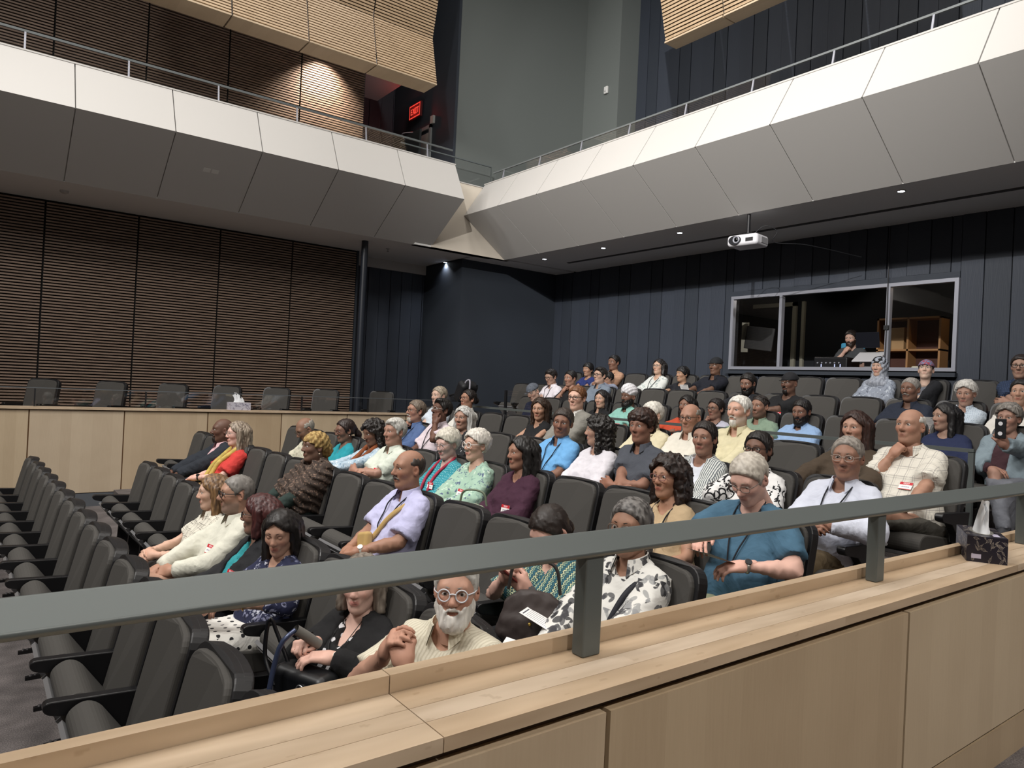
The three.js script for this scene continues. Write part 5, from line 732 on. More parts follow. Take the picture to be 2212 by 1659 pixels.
{k:'beardm',r:8,slot:-5.670,h:[8.053,2.192,-5.584],label:'dark-bearded man in black tee shirt with lanyard, looking down',sex:'m',q:2,skin:'#80543b',fat:.5,hair:[['short','#15110f'],['beard','#16110f']],top:{color:'#14161d',neck:'crew',sleeve:'short'},bottom:{color:'#23252d'},arms:'rest',yaw:8,pitch:14,lanyard:{len:.45,color:'#5a5d66'}},
{k:'blkcap',r:8,slot:-5.160,h:[8.071,2.207,-5.000],label:'man in black baseball cap and black shirt, arms crossed',sex:'m',q:2,skin:'#6a4530',fat:.7,hair:[['cap','#111217','baseball_cap',null,1],['goatee','#15100e']],top:{color:'#0e0f13',neck:'crew',sleeve:'short',slen:.9},bottom:{color:'#191a1f'},arms:'cross',yaw:-6,tagAt:[.06,.62]},
{k:'navy',r:8,slot:-3.630,h:[8.113,2.178,-3.588],label:'man with grey moustache in navy polo with white piping and name sticker',sex:'m',q:1,skin:'#7c5138',fat:.95,hair:[['buzz','#8a857f'],['moustache','#8d8780']],top:{color:'#1d2434',neck:'collar',sleeve:'short',slen:.85},bottom:{color:'#cfcdc8'},arms:'lap',yaw:-4,tagAt:[.07,.6],watch:['L','#22304a','#22304a']},
{k:'whhairw',r:8,slot:-3.120,h:[8.130,2.153,-3.050],label:'white-haired woman in pale blue print blouse holding a leaflet',sex:'f',q:1,skin:'#a9775c',fat:.4,hair:[['puffy','#bdbab4']],top:{pat:['bluesprig',drawDots('#c3cfdb','#5a7a8f',12,9),.2],neck:'collar',sleeve:'long'},bottom:{color:'#b9bcc6'},arms:'paper',yaw:6,pitch:8,tagAt:[.06,.6]},
{k:'edgew',r:8,slot:-2.610,h:[8.144,2.184,-2.573],label:'woman with dark hair in white top at the end of her row',sex:'f',q:2,skin:'#b58260',fat:.4,hair:[['back','#15110f']],top:{color:'#d5d2cb',neck:'v',sleeve:'long'},bottom:{color:'#cfcdc9'},arms:'lap',yaw:4},
{k:'boyb',r:9,slot:-9.445,h:[8.886,2.380,-9.512],label:'boy with black bowl-cut hair in blue shirt in the last row',sex:'c',q:2,skin:'#a5734f',fat:.1,hair:[['boy','#120f0f']],top:{color:'#23306a',neck:'crew',sleeve:'short'},bottom:{color:'#23252e'},arms:'lap',yaw:8},
{k:'tan',r:9,slot:-8.935,h:[8.904,2.508,-8.884],label:'tall man in tan checked shirt sitting before the dark boarded wall',sex:'m',q:2,skin:'#7a4f36',fat:.3,hair:[['short','#14100e']],top:{pat:['tancheck',drawPlaid('#b78f74','#8a6450'),.16],neck:'collar',sleeve:'long'},bottom:{color:'#33303a'},arms:'lap',yaw:2},
{k:'toddler',r:9,slot:-8.685,h:[8.590,2.231,-8.685],label:'small child in grey top on the lap of man in tan shirt',sex:'c',q:2,skin:'#9a6a4b',fat:.1,headScale:.82,hair:[['boy','#14100f']],top:{color:'#8d93a5',neck:'crew',sleeve:'long'},bottom:{color:'#55586a'},arms:'lap',yaw:-20},
{k:'wom',r:9,slot:-7.915,h:[8.934,2.443,-7.885],label:'woman with short dark hair and glasses in white and grey print blouse with lanyard',sex:'f',q:2,skin:'#c0906e',fat:.5,hair:[['bob','#171211']],glasses:['rect','#6a6460',.0016],top:{pat:['whiteprint',drawBlotch('#d6d9d4',['#8a9a98','#b9c2c0'],40,12),.3],neck:'v',sleeve:'long',loose:.02},bottom:{color:'#1c1d22'},arms:'clasp',yaw:6,pitch:-6,lanyard:{len:.45}},
{k:'boyt',r:9,slot:-7.405,h:[8.949,2.330,-7.403],label:'boy with black hair in dark tee shirt with orange lettering',print:[0,.62,.16,.035,'#b85a34'],sex:'c',q:2,skin:'#a87850',fat:.1,hair:[['boy','#100e0e']],top:{color:'#14151c',neck:'crew',sleeve:'short'},bottom:{color:'#20222b'},arms:'thigh',yaw:-14},
{k:'capm',r:9,slot:-6.895,h:[8.967,2.459,-6.789],label:'man in dark cap and navy polo reading a white leaflet, pale jeans',print:[.08,.72,.05,.015,'#d8d8dc'],sex:'m',q:2,skin:'#70492f',fat:.6,hair:[['cap','#15171b','baseball_cap',null,1]],top:{color:'#10131f',neck:'collar',sleeve:'short',slen:.85},bottom:{color:'#8fa3bd'},arms:'paper',legs:'crossL',yaw:0,pitch:-2},
{k:'hijab',r:9,slot:-4.345,h:[9.040,2.471,-4.380],label:'woman in grey camouflage hood over black underscarf holding something red',sex:'f',q:1,skin:'#b98a6c',fat:.35,hair:[['hijab','#7d828c','hood','#a5aab4',1],['scarf','#0d0d10','underscarf',null,1]],top:{pat:['camogrey',drawBlotch('#8a919d',['#b9c0ca','#5c626e','#9aa2ae'],60,12),.3],neck:'crew',sleeve:'long',loose:.016},bottom:{color:'#2c2e36'},arms:'clasp',yaw:2},
{k:'redcap',r:9,slot:-3.835,h:[9.056,2.436,-3.836],label:'boy in red and blue patterned cap and black jacket, arms crossed',sex:'c',q:2,skin:'#c9a084',fat:.2,hair:[['cap','#a02a2a','baseball_cap','#5a86a8',1],['buzz','#2a201c']],top:{color:'#6a6d75',neck:'crew',sleeve:'short'},jacket:{color:'#17181d',open:.05},bottom:{color:'#2a2c33'},arms:'cross',yaw:14,pitch:-14},
{k:'edgem',r:9,slot:-2.815,h:[9.085,2.482,-2.880],label:'man with glasses in dark blue print shirt in the last row by our side',sex:'m',q:2,skin:'#a8795c',fat:.4,hair:[['short','#2a211d']],glasses:['rect','#2a2320',.0018],top:{pat:['darkblue',drawDots('#26344e','#4d6488',10,10),.2],neck:'collar',sleeve:'short',slen:.85},bottom:{color:'#20242e'},arms:'cross',yaw:6}
];
// ---------------------------------------------------------------- seat everybody
const PER = {};
for (const P of PERSONS) {
  const g = thing('person', P.label, 'person', null, rowX(P.r, P.slot) - .26 + (P.k === 'toddler' ? -.2 : 0), ROWF[P.r] + (P.k === 'toddler' ? .16 : 0), P.slot, -Math.PI / 2);
  const head = [P.h[2] - P.slot, P.h[1] - g.position.y, -(P.h[0] - g.position.x)];
  
  PER[P.k] = buildPerson(P, g, head); PER[P.k].P = P; dress(P, PER[P.k]);
}
function dress(P, A) {
  const { root, inHead, nb, front, sx, fw, hip, at } = A; const toV = p => new THREE.Vector3(...p);
  if (P.earring) for (const e of [-1, 1]) { const g = new THREE.SphereGeometry(P.k === 'oldblk' ? .009 : .006, 10, 8); g.translate(...inHead(e * .083, -.045, -.008)); mesh('earring', g, std(P.earring, { roughness: .25 }), root); }
  if (P.necklace) mesh('necklace', tube([add3(nb, [.06, .0, .02]), front(.045, .95), front(.02, .82), front(0, .76), front(-.02, .82), front(-.045, .95), add3(nb, [-.06, .0, .02])], .002, 30, 5), std(P.necklace, { roughness: .3, metalness: .6 }), root);
  if (P.scarf || P.scarf2) { const c = P.scarf || P.scarf2, r = P.scarf ? .026 : .013, len = P.scarf ? .12 : .55; const b = add3(nb, mul3(fw, -.075)); const g = []; for (const s of [-1, 1]) g.push(tube([add3(b, [0, .03, 0]), add3(nb, add3(mul3(sx, s * .075), [0, .012, 0])), front(s * .062, .98), front(s * .055, .8), front(s * .05, .55), ...(len < .4 ? [front(s * .06, .3), front(s * .07, .16)] : [])].map(p => add3(p, mul3(fw, .004))), r, 40, 8)); const q = merge(g); const cc = lin(c); paint(q, (x, y, z) => { const m = .85 + .3 * noise3(x * 20, y * 20, z * 20); return cc.map(v => v * m); }); mesh('scarf', q, clothMat2, root); }
  if (P.shawl) { // draped cloth over both shoulders
    const parts = A.tor.map(([a, b, r0, r1, k]) => [capsule(a, b, r0 + .035, r1 + .035), .08]); for (const s of ['L', 'R']) { const [S, E] = A.armB[s]; parts.push([capsule(S, mix3(S, E, .8), .085, .09), .08]); } const u = union(parts), nk = capsule(add3(nb, [0, -.02, .02]), add3(nb, [0, .2, .04]), .07, .085), hy = at(.3)[1];
    const f = (x, y, z) => { let d = u(x, y, z) - .012 * Math.sin((y * 1.3 - z * .7 + x * .4) * 70 + 2 * noise3(x * 6, y * 6, z * 6)); d = smax(d, -nk(x, y, z), .02); return smax(d, hy - y + .05 * noise3(x * 8, 0, z * 8), .02); };
    const g = metricUV(surfaceNet(f, [-.4, A.hipY - .05, -.4], [.4, nb[1] + .12, .4], .016, 0)); mesh('shawl', g, patMat(...P.shawl), root);
  }
  if (P.sling) { const g = tube([add3(nb, add3(mul3(sx, .09), [0, -.02, -.05])), front(.085, .95), front(.05, .8), front(.01, .6), front(-.02, .45)].map(p => add3(p, mul3(fw, .006))), .016, 24, 8); g.computeVertexNormals(); const sl = mesh('sling_strap', g, std(P.sling, { roughness: .85 }), root); const b = rbox(.13, .19, .06, .025, 3); const c = front(-.03, .38); const m = mesh('sling_bag', b, std(P.sling, { roughness: .85 }), root); m.position.set(c[0], c[1], c[2] + .02); m.rotation.set(-.15, 0, .25); mesh('pocket', rbox(.09, .08, .02, .008, 2).translate(0, -.04, .035), std('#a98a54', { roughness: .85 }), m); }
  if (P.strap) mesh('bag_strap', tube([add3(nb, add3(mul3(sx, .1), [0, -.03, -.06])), front(.1, .96), front(.07, .75), front(.03, .5), front(-.03, .3)].map(p => add3(p, mul3(fw, .006))), .013, 24, 6), std(P.strap), root);
  if (P.bracelet) { const [S, E, W] = A.armB.L, w = mix3(E, W, .88), d = toV(sub3(W, E)).normalize(); const m = mesh('bracelet', new THREE.TorusGeometry(.031, .003, 6, 20), std(P.bracelet, { roughness: .25, metalness: .8 }), root); m.position.set(...w); m.quaternion.setFromUnitVectors(new THREE.Vector3(0, 0, 1), d); }
  if (P.print) { const [lx, t, w, h, col] = P.print, c = front(lx, t), u = front(lx, t + .06), v = front(lx, t - .06); const X = toV(sx), Y0 = toV(nrm3(sub3(u, v))), N = new THREE.Vector3().crossVectors(X, Y0).normalize(), Y = new THREE.Vector3().crossVectors(N, X); const pts = []; const R = prng(9); for (let i = 0; i < 22; i++) pts.push([-w / 2 + w * i / 21, h * (R() - .5), 0]); const m = mesh('chest_print', tube(pts, .0035, 80, 4), std(col, { roughness: .8 }), root); m.applyMatrix4(new THREE.Matrix4().makeBasis(X, Y, N).setPosition(...c)); }
  if (P.sunglasses) { const g = glassesGeo('rect', .003); g.translate(0, .062, -.02); g.rotateX(-.35); g.applyMatrix4(new THREE.Matrix4().compose(toV(A.H), A.hq, new THREE.Vector3(A.hs, A.hs, A.hs))); mesh('sunglasses', g, std('#1a1513', { roughness: .3 }), root); }
}
// ---------------------------------------------------------------- things people hold, fittings, booth, tissue boxes
const wp = (A, p) => { const v = new THREE.Vector3(...p).applyMatrix4(A.root.matrixWorld); return [v.x, v.y, v.z]; };
scene.updateMatrixWorld(true);
const paperTex = canvasTex(256, 330, (c, w, h) => { c.fillStyle = '#f1f0ee'; c.fillRect(0, 0, w, h); c.fillStyle = '#8b8b92'; const R = prng(5); for (let i = 0; i < 20; i++) c.fillRect(22, 40 + i * 13, 120 + R() * 90, 3); c.fillStyle = '#4a4a55'; c.fillRect(22, 16, 120, 9); });
const mPaper = std('#ffffff', { map: paperTex, roughness: .8 });
function sheet(label, x, y, z, rx, ry, rz, w = .15, h = .21) { const g = new THREE.PlaneGeometry(w, h, 8, 1); const p = g.attributes.position; for (let i = 0; i < p.count; i++) p.setZ(i, .25 * p.getX(i) * p.getX(i)); g.computeVertexNormals(); const b = g.clone(); b.scale(1, 1, 1); b.translate(0, 0, -.0008); const m = mesh(numbered('leaflet'), merge([g, b]), mPaper, scene); m.position.set(x, y, z); m.rotation.set(rx, ry, rz, 'YXZ'); return tag(m, label, 'leaflet', 'printed programme sheets'); }
const between = (k, f = .05, u = 0) => { const A = PER[k], L = A.armB.L[2], R = A.armB.R[2]; const m = mix3(L, R, .5); return wp(A, [m[0], m[1] + u, m[2] + f]); };
const held = (k, label, rx = -1.0, dz = .1, du = .02) => { const p = between(k, dz, du); return sheet(label, p[0], p[1], p[2], rx, Math.PI / 2, 0); };
held('bow', 'white leaflet read by the old man bending forward', -.9); held('whbeard', 'white sheet held by white-bearded man in cream shirt', -.6, .1, .05); held('capm', 'white leaflet with dark picture held by man in dark cap', -.5, .1, .05); held('whhairw', 'pale leaflet held by white-haired woman in print blouse', -.6, .08, .06); held('bluepolo', 'grey printed sheet held by man in blue tee shirt', -1.25, .1, -.02);
{ const p = between('suit', .16, .0); sheet('white papers on the knee of man in dark suit', p[0], p[1], p[2], -1.35, 1.4, 0); }
{ const p = between('polka', .12, .06); sheet('folded programme under the arm of woman in dotted skirt', p[0], p[1], p[2], -1.4, .9, 0); }
{ const s = SEATS.find(q => q[0] === 2 && Math.abs(q[1] + 1.7) < .2); sheet('white printed sheet lying behind bearded man on lap of phone reader', 2.02, 1.0, -2.35, -1.2, .5, 0); }
{ const p = between('grayhair', .12, .01); sheet('white sheet resting on the lap of woman in tie-dyed shirt', p[0] + .05, p[1], p[2] - .15, -1.35, .7, 0); }
function phone(label, k, dy, color, rx, dz) { const p = between(k, dz, dy), g = thing('phone', label, 'phone', null, ...p, -Math.PI / 2); const q = new THREE.Group(); mesh('case', rbox(.078, .155, .01, .006, 2), std(color, { roughness: .4 }), g); mesh('screen', box(-.034, .034, -.07, .07, .0052, .0062), std('#0c0d12', { roughness: .1 }), g); g.rotation.set(rx, Math.PI / 2, 0, 'YXZ'); return g; }
phone('red-cased phone held by woman in zigzag blouse', 'phone', .06, '#8a3a34', -.9, .07);
{ const A = PER.phonew, w = wp(A, A.armB.L[2]); const g = thing('phone', 'black phone in raised hand of grey-haired woman in denim jacket', 'phone', null, w[0] - .07, w[1] + .13, w[2] - .01, -Math.PI / 2); mesh('case', rbox(.08, .16, .01, .006, 2), std('#101114', { roughness: .4 }), g); for (const y of [.04, -.04]) mesh('sticker', new THREE.CylinderGeometry(.016, .016, .002, 16).rotateX(Math.PI / 2).translate(0, y, .006), std('#d9d9dc'), g); }
// cane with foam grip and black shoulder bag of the woman in the cardigan
{ const A = PER.oldblk, at3 = p => wp(A, p), f0 = ROWF[2]; const p0 = at3([.12, .84, .3]), base = [p0[0] - .1, f0, p0[2] + .02]; const g = thing('walking_cane', 'walking cane with grey foam grip held by woman in black cardigan', 'cane', null, ...base); const L = p => { const w = at3(p); return [w[0] - base[0], w[1] - base[1], w[2] - base[2]]; }; mesh('shaft', tube([[0, 0, 0], [.0, .4, 0], L([.1, .78, .34]), L([.1, .86, .31]), L([.1, .895, .26])], .011, 30, 10), std('#3d4660', { roughness: .3, metalness: .4 }), g); mesh('grip', tube([L([.1, .898, .262]), L([.1, .86, .21]), L([.1, .815, .155])], .021, 12, 14), std('#6f6d68', { roughness: .95 }), g); mesh('rubber_tip', new THREE.CylinderGeometry(.016, .02, .04, 14).translate(0, .02, 0), mBlackMetal, g);
  const c = at3([.14, .66, .22]); const b = thing('handbag', 'black leather handbag with looped strap on lap of cardigan woman', 'handbag', null, c[0], c[1], c[2], -1.2); mesh('bag_body', rbox(.3, .17, .13, .04, 3), std('#0e0f12', { roughness: .4 }), b); mesh('strap', tube([[-.1, .06, 0], [-.17, .2, .02], [-.19, .26, .04], [-.2, .1, .05], [-.12, .0, .06]], .009, 30, 6), std('#111216', { roughness: .4 }), b); mesh('buckle', new THREE.TorusGeometry(.022, .004, 6, 16).translate(.04, .02, .07), mChrome, b); }
function bag(label, k, color, dx, dy, dz, w, h, d, opt = {}) { const p = between(k, 0, 0); const b = thing('handbag', label, 'handbag', null, p[0] + dx, p[1] + dy, p[2] + dz, opt.turn ?? -1); const sf = union([[ellip(0, -h * .18, 0, w * .5, h * .34, d * .52), 0], [ellip(0, h * .16, 0, w * .4, h * .34, d * .3), .06]]); let q = surfaceNet((x, y, z) => sf(x, y, z) + .006 * noise3(x * 16, y * 16, z * 16), [-w, -h, -d], [w, h, d], .011, 0); q = metricUV(q.toNonIndexed()); mesh('bag_body', q, opt.mat || std(color, { roughness: .6 }), b); mesh('handle', tube([[-w * .35, h * .45, 0], [-w * .25, h * .9, 0], [w * .25, h * .9, 0], [w * .35, h * .45, 0]], .008, 24, 6), std(opt.strap || color, { roughness: .6 }), b); mesh('clasp', new THREE.SphereGeometry(.009, 10, 8).translate(0, 0, d * .5), std('#c9a95a', { roughness: .25, metalness: .8 }), b); return b; }
bag('green and white patterned handbag on lap of woman in maroon top', 'maroon', '#8f9a86', -.1, .04, .06, .3, .2, .12, { mat: patMat('bagleaf', drawBlotch('#a9b09a', ['#6f7d68', '#d3d6c4'], 50, 10), .3), strap: '#6a7560' });
bag('black sheer-sided handbag with gold emblem beside phone-reading woman', 'phone', '#3b3230', -.02, -.12, .16, .34, .28, .12, { strap: '#2b2624', turn: -.9 });
bag('brown fringed bag held by woman in rust scarf', 'orange', '#4a2616', -.02, .02, .0, .2, .16, .12);
{ const A = PER.curlyw, p = between('curlyw', 0, 0); const b = thing('backpack', 'black backpack on lap of curly-haired woman in white', 'backpack', null, p[0] - .12, p[1] + .03, p[2] - .2, -1.1); const q = rbox(.3, .22, .18, .07, 3); mesh('bag_body', q, std('#111216', { roughness: .6 }), b); mesh('patch', box(-.03, .03, .02, .05, .088, .092), std('#c9b98a'), b); }
bag('black bag on lap of woman in white shawl blouse', 'wom', '#121318', -.12, .0, -.12, .28, .14, .12);
{ const z = -7.25, r = 3; const b = thing('shoulder_bag', 'black leather bag lying on the empty seat beside woman in red', 'bag', null, rowX(r, z) - .3, ROWF[r] + .53, z, -1.5); const q = rbox(.34, .16, .28, .06, 3); mesh('bag_body', q, std('#131417', { roughness: .35 }), b); mesh('flap', rbox(.33, .02, .2, .009, 2).translate(0, .08, .05), std('#191a1e', { roughness: .35 }), b); }
{ const p = between('hijab', .05, .03); const m = mesh(numbered('red_pouch'), rbox(.13, .06, .08, .025, 3), std('#a8242a', { roughness: .7 }), scene); m.position.set(...p); tag(m, 'small red pouch in the hands of woman in grey hood', 'pouch'); }
// tissue box on the near ledge
function tissue(label, x, y, z, turn, s, near) {
  const g = thing('tissue_box', label, 'tissue box', null, x, y, z, turn);
  const t = canvasTex(256, 128, (c, w, h) => { c.fillStyle = near ? '#1b1824' : '#c9c6d0'; c.fillRect(0, 0, w, h); c.strokeStyle = near ? '#8d8478' : '#55506a'; c.lineWidth = 2; const R = prng(21); for (let i = 0; i < 24; i++) { const x = R() * w, y = R() * h, a = R() * 6, L = 20 + R() * 24; c.save(); c.translate(x, y); c.rotate(a); c.beginPath(); c.moveTo(0, 0); c.quadraticCurveTo(L / 2, -L * .35, L, 0); c.quadraticCurveTo(L / 2, L * .35, 0, 0); c.moveTo(-10, 0); c.lineTo(L, 0); c.stroke(); c.restore(); } if (near) { c.fillStyle = '#b9b4c8'; c.fillRect(30, 88, 62, 22); } });
  const m = std('#ffffff', { map: t, roughness: .4 }); mesh('carton', new THREE.BoxGeometry(.235 * s, .088 * s, .118 * s).translate(0, .044 * s, 0), m, g);
  mesh('opening', new THREE.CylinderGeometry(.05 * s, .05 * s, .002, 24).scale(1.5, 1, .7).translate(0, .0885 * s, 0), new THREE.MeshPhysicalMaterial({ color: '#8a8880', roughness: .2 }), g);
  const f = (u, v) => { const a = u * Math.PI * 2, h = v, r = .045 * (1 - h * .8) + .012 * Math.sin(a * 5 + h * 4) * h; return [Math.cos(a) * r * 1.5 - .05 * h * h, .088 + h * .1 + .018 * Math.sin(a * 3 + 1) * h, Math.sin(a) * r * .55]; };
  const pos = [], ix = [], nu = 40, nv = 8; for (let j = 0; j <= nv; j++) for (let i = 0; i <= nu; i++) pos.push(...f(i / nu, j / nv).map(q => q * s)); for (let j = 0; j < nv; j++) for (let i = 0; i < nu; i++) { const a = j * (nu + 1) + i; ix.push(a, a + nu + 1, a + 1, a + 1, a + nu + 1, a + nu + 2); }
  const tg = new THREE.BufferGeometry(); tg.setAttribute('position', new THREE.Float32BufferAttribute(pos, 3)); tg.setIndex(ix); tg.computeVertexNormals(); mesh('tissue', tg, new THREE.MeshPhysicalMaterial({ color: '#eef1f4', roughness: .9, side: THREE.DoubleSide }), g);
}
tissue('black leaf-patterned tissue box on the near maple ledge', 3.02, 1.454, -1.06, .5, 1.05, true);
tissue('pale tissue box on the far maple parapet', 3.38, 1.437, -11.6, .1, 1.35, false);
// downlights under the balcony
[[7.91, -13.03], [8.995, -11.04], [8.96, -9.34], [8.88, -7.53], [8.83, -4.11], [8.8, -1.6]].forEach(([x, z], i) => { const g = thing('downlight', i ? 'small round recessed downlight shining in the rear soffit' : 'small recessed downlight in the soffit by the black column', 'downlight', i ? 'rear soffit downlights' : null, x, S0, z); mesh('trim_ring', new THREE.TorusGeometry(.045, .008, 8, 24).rotateX(Math.PI / 2).translate(0, -.004, 0), mWhite, g); mesh('lens', new THREE.CylinderGeometry(.036, .036, .008, 20).translate(0, -.006, 0), new THREE.MeshStandardMaterial({ color: 0x111111, emissive: 0xeaf4ff, emissiveIntensity: 30 }), g); const l = new THREE.SpotLight(0xeaf2ff, 5, 0, 62 * DEG, 1, 2); l.position.set(x, S0 - .03, z); l.target.position.set(x + (i ? .6 : 0), 0, z); l.castShadow = true; scene.add(l, l.target); });
// downlights over the near box, out of sight behind the camera
for (const x of [-2.2, .4, 3, 5.6]) { const g = thing('box_downlight', 'round downlight in the soffit above the near seating box', 'downlight', 'near box downlights', x, 4.7, 1.7); mesh('trim_ring', new THREE.TorusGeometry(.07, .012, 8, 24).rotateX(Math.PI / 2).translate(0, -.006, 0), mWhite, g); mesh('lens', new THREE.CylinderGeometry(.06, .06, .008, 20).translate(0, -.008, 0), new THREE.MeshStandardMaterial({ color: 0x111111, emissive: 0xfff6ea, emissiveIntensity: 6 }), g); const l = new THREE.SpotLight(0xfff8f0, 34, 0, 64 * DEG, .8, 2); l.position.set(x, 4.66, 1.7); l.target.position.set(x, .8, .2); l.castShadow = true; l.shadow.radius = 4; scene.add(l, l.target); }
// wall washer above the left balcony
{ const g = thing('wall_washer', 'small recessed lamp washing the upper slatted wall', 'downlight', null, 5.15, 8.4, -13.0); mesh('housing', new THREE.CylinderGeometry(.05, .05, .02, 18).translate(0, -.01, 0), new THREE.MeshStandardMaterial({ color: 0x222222, emissive: 0xffe6c4, emissiveIntensity: 20 }), g); const l = new THREE.SpotLight(0xfff0dc, 100, 0, 50 * DEG, 1, 2); l.position.set(5.15, 8.33, -12.95); l.target.position.set(5.15, 6.3, -13.35); l.castShadow = true; scene.add(l, l.target); }
// projector
{ const g = thing('projector', 'white ceiling projector hanging under the rear balcony', 'projector', null, 8.62, 4.12, -6.08, -Math.PI / 2 + .12); mesh('body', rbox(.46, .16, .36, .05, 4).translate(0, .08, 0), std('#dcdce2', { roughness: .4 }), g); mesh('lens_surround', new THREE.CylinderGeometry(.07, .07, .02, 24).scale(1.35, 1, .9).rotateX(Math.PI / 2).translate(-.1, .08, .178), std('#17181f', { roughness: .3 }), g); mesh('lens', new THREE.TorusGeometry(.042, .012, 10, 24).translate(-.075, .085, .19), mAlu, g); mesh('glass', new THREE.SphereGeometry(.035, 16, 10).scale(1, 1, .4).translate(-.075, .085, .185), std('#050608', { roughness: .05 }), g); mesh('vent', box(.06, .17, .05, .1, .172, .184), mBlackMetal, g); mesh('side_grille', box(.226, .236, .04, .12, -.12, .06), std('#8d8d90'), g); const mt = mesh('mount_plate', box(-.1, .1, .16, .185, -.08, .08), mBlackMetal, g); mesh('mount_pole', new THREE.CylinderGeometry(.025, .025, S0 - 4.12 - .18, 16).translate(0, .185 + (S0 - 4.12 - .185) / 2, 0), mBlackMetal, g); mesh('cable', tube([[.05, .19, -.05], [.2, .3, -.1], [.33, .22, -.2], [.26, .1, -.2], [.6, .06, -.5], [1.1, -.05, -1.2]], .006, 40, 6), mBlackMetal, g); }
// exit sign, door, closer
{ const t = canvasTex(256, 160, (c, w, h) => { c.fillStyle = '#3a0505'; c.fillRect(0, 0, w, h); c.strokeStyle = '#ff4a3c'; c.lineWidth = 12; c.strokeRect(14, 14, w - 28, h - 28); c.fillStyle = '#ff5a48'; c.font = 'bold 92px sans-serif'; c.textAlign = 'center'; c.fillText('EXIT', w / 2, 113); }); const g = thing('exit_sign', 'glowing red EXIT sign on the dark wall above balcony door', 'exit sign', null, 7.5, 7.93, -13.9, -Math.PI / 2); const em = new THREE.MeshStandardMaterial({ color: 0x220000, emissive: 0xffffff, emissiveMap: t, emissiveIntensity: 1.6 }); const rd = std('#5a0d0d'); mesh('sign_face', new THREE.BoxGeometry(.5, .32, .05), [rd, rd, rd, rd, em, rd], g); mesh('bracket', box(-.02, .02, -.02, .02, -.14, -.025), mBlackMetal, g); const l = new THREE.PointLight(0xff3020, .5); l.position.set(7.4, 7.93, -13.9); scene.add(l); }
{ const d = struct('door_1', 'half-open dark door on the upper balcony'); mesh('frame', merge([box(7.54, 7.6, 5.2, 7.5, -13.35, -13.28), box(7.54, 7.6, 5.2, 7.5, -14.35, -14.28), box(7.54, 7.6, 7.43, 7.5, -14.35, -13.28)]), std('#8d9394', { roughness: .5 }), d); mesh('leaf', box(-.025, .025, 5.22, 7.4, 0, .85), std('#3a3e40', { roughness: .5 }), d).position.set(7.4, 0, -14.3); mesh('glazing', box(7.56, 7.575, 5.5, 7.35, -14.2, -13.4), std('#9a9d98', { roughness: .3 }), d); mesh('push_bar', box(7.36, 7.372, 6.2, 6.25, -14.2, -13.55), mAlu, d); mesh('closer_arm', tube([[7.4, 7.3, -14.1], [7.2, 7.36, -13.9], [7.5, 7.42, -13.7]], .012, 12, 6), mAlu, d); mesh('card_reader', box(7.53, 7.58, 7.5, 7.66, -13.3, -13.18), std('#a9aca9'), d); }
{ const g = thing('wall_sensor', 'small white alarm unit on the grey pilaster', 'alarm', null, 11.04, 8.72, -11.63, -Math.PI / 2); mesh('housing', rbox(.11, .16, .05, .015, 2).translate(0, 0, .025), std('#dcdcda'), g); mesh('lens', new THREE.SphereGeometry(.025, 12, 8).translate(0, -.03, .05), std('#b9b9b9'), g); }
{ const g = thing('sprinkler', 'small sprinkler head in the soffit beside black column', 'sprinkler', null, 6.37, S0, -12.66); mesh('escutcheon', new THREE.CylinderGeometry(.04, .04, .01, 18).translate(0, -.005, 0), mWhite, g); mesh('stem', new THREE.CylinderGeometry(.012, .012, .05, 10).translate(0, -.03, 0), mChrome, g); mesh('deflector', new THREE.CylinderGeometry(.025, .025, .004, 14).translate(0, -.058, 0), mChrome, g); }
{ const g = thing('smoke_detector', 'white smoke detector on the left balcony soffit', 'detector', null, .98, S0, -12.49); mesh('base', new THREE.CylinderGeometry(.06, .055, .03, 22).translate(0, -.015, 0), mWhite, g); mesh('cover', new THREE.SphereGeometry(.04, 16, 8, 0, 7, Math.PI / 2, Math.PI / 2).scale(1, .5, 1).translate(0, -.03, 0), mWhite, g); }
{ const g = thing('wall_plate', 'pale blank socket plates on left balcony lower panel', 'wall plate', null, 2.72, 5.0, -11.255); for (const x of [-.07, .05]) { const m = mesh('plate', rbox(.1, .08, .012, .004, 1), std('#cfcdc9'), g); m.position.x = x; m.rotation.x = .99; } }
// aisle rail in front of the upper block
{ const g = thing('aisle_rail', 'long grey steel rail crossing in front of the upper seating block', 'railing', null, 6.35, 0, 0); mesh('top_rail', box(-.018, .018, 1.655, 1.685, -9.6, -2.3), mMetal, g); for (const z of [-9.55, -7.4, -5.2, -2.32]) mesh('post', box(-.018, .018, .666, 1.66, z - .02, z + .02), mMetal, g); mesh('lower_rail', new THREE.CylinderGeometry(.008, .008, 7.2, 8).rotateX(Math.PI / 2).translate(0, 1.1, -5.9), mMetal, g); }
{ const g = thing('glass_screen', 'clear glass end screen beside man with raised leg', 'glass screen', null, 6.6, .9, -8.85); mesh('pane', box(-.005, .005, 0, 1.05, -.02, .6), glass, g); mesh('post', box(-.02, .02, 0, 1.05, -.05, -.02), mBlackMetal, g); }
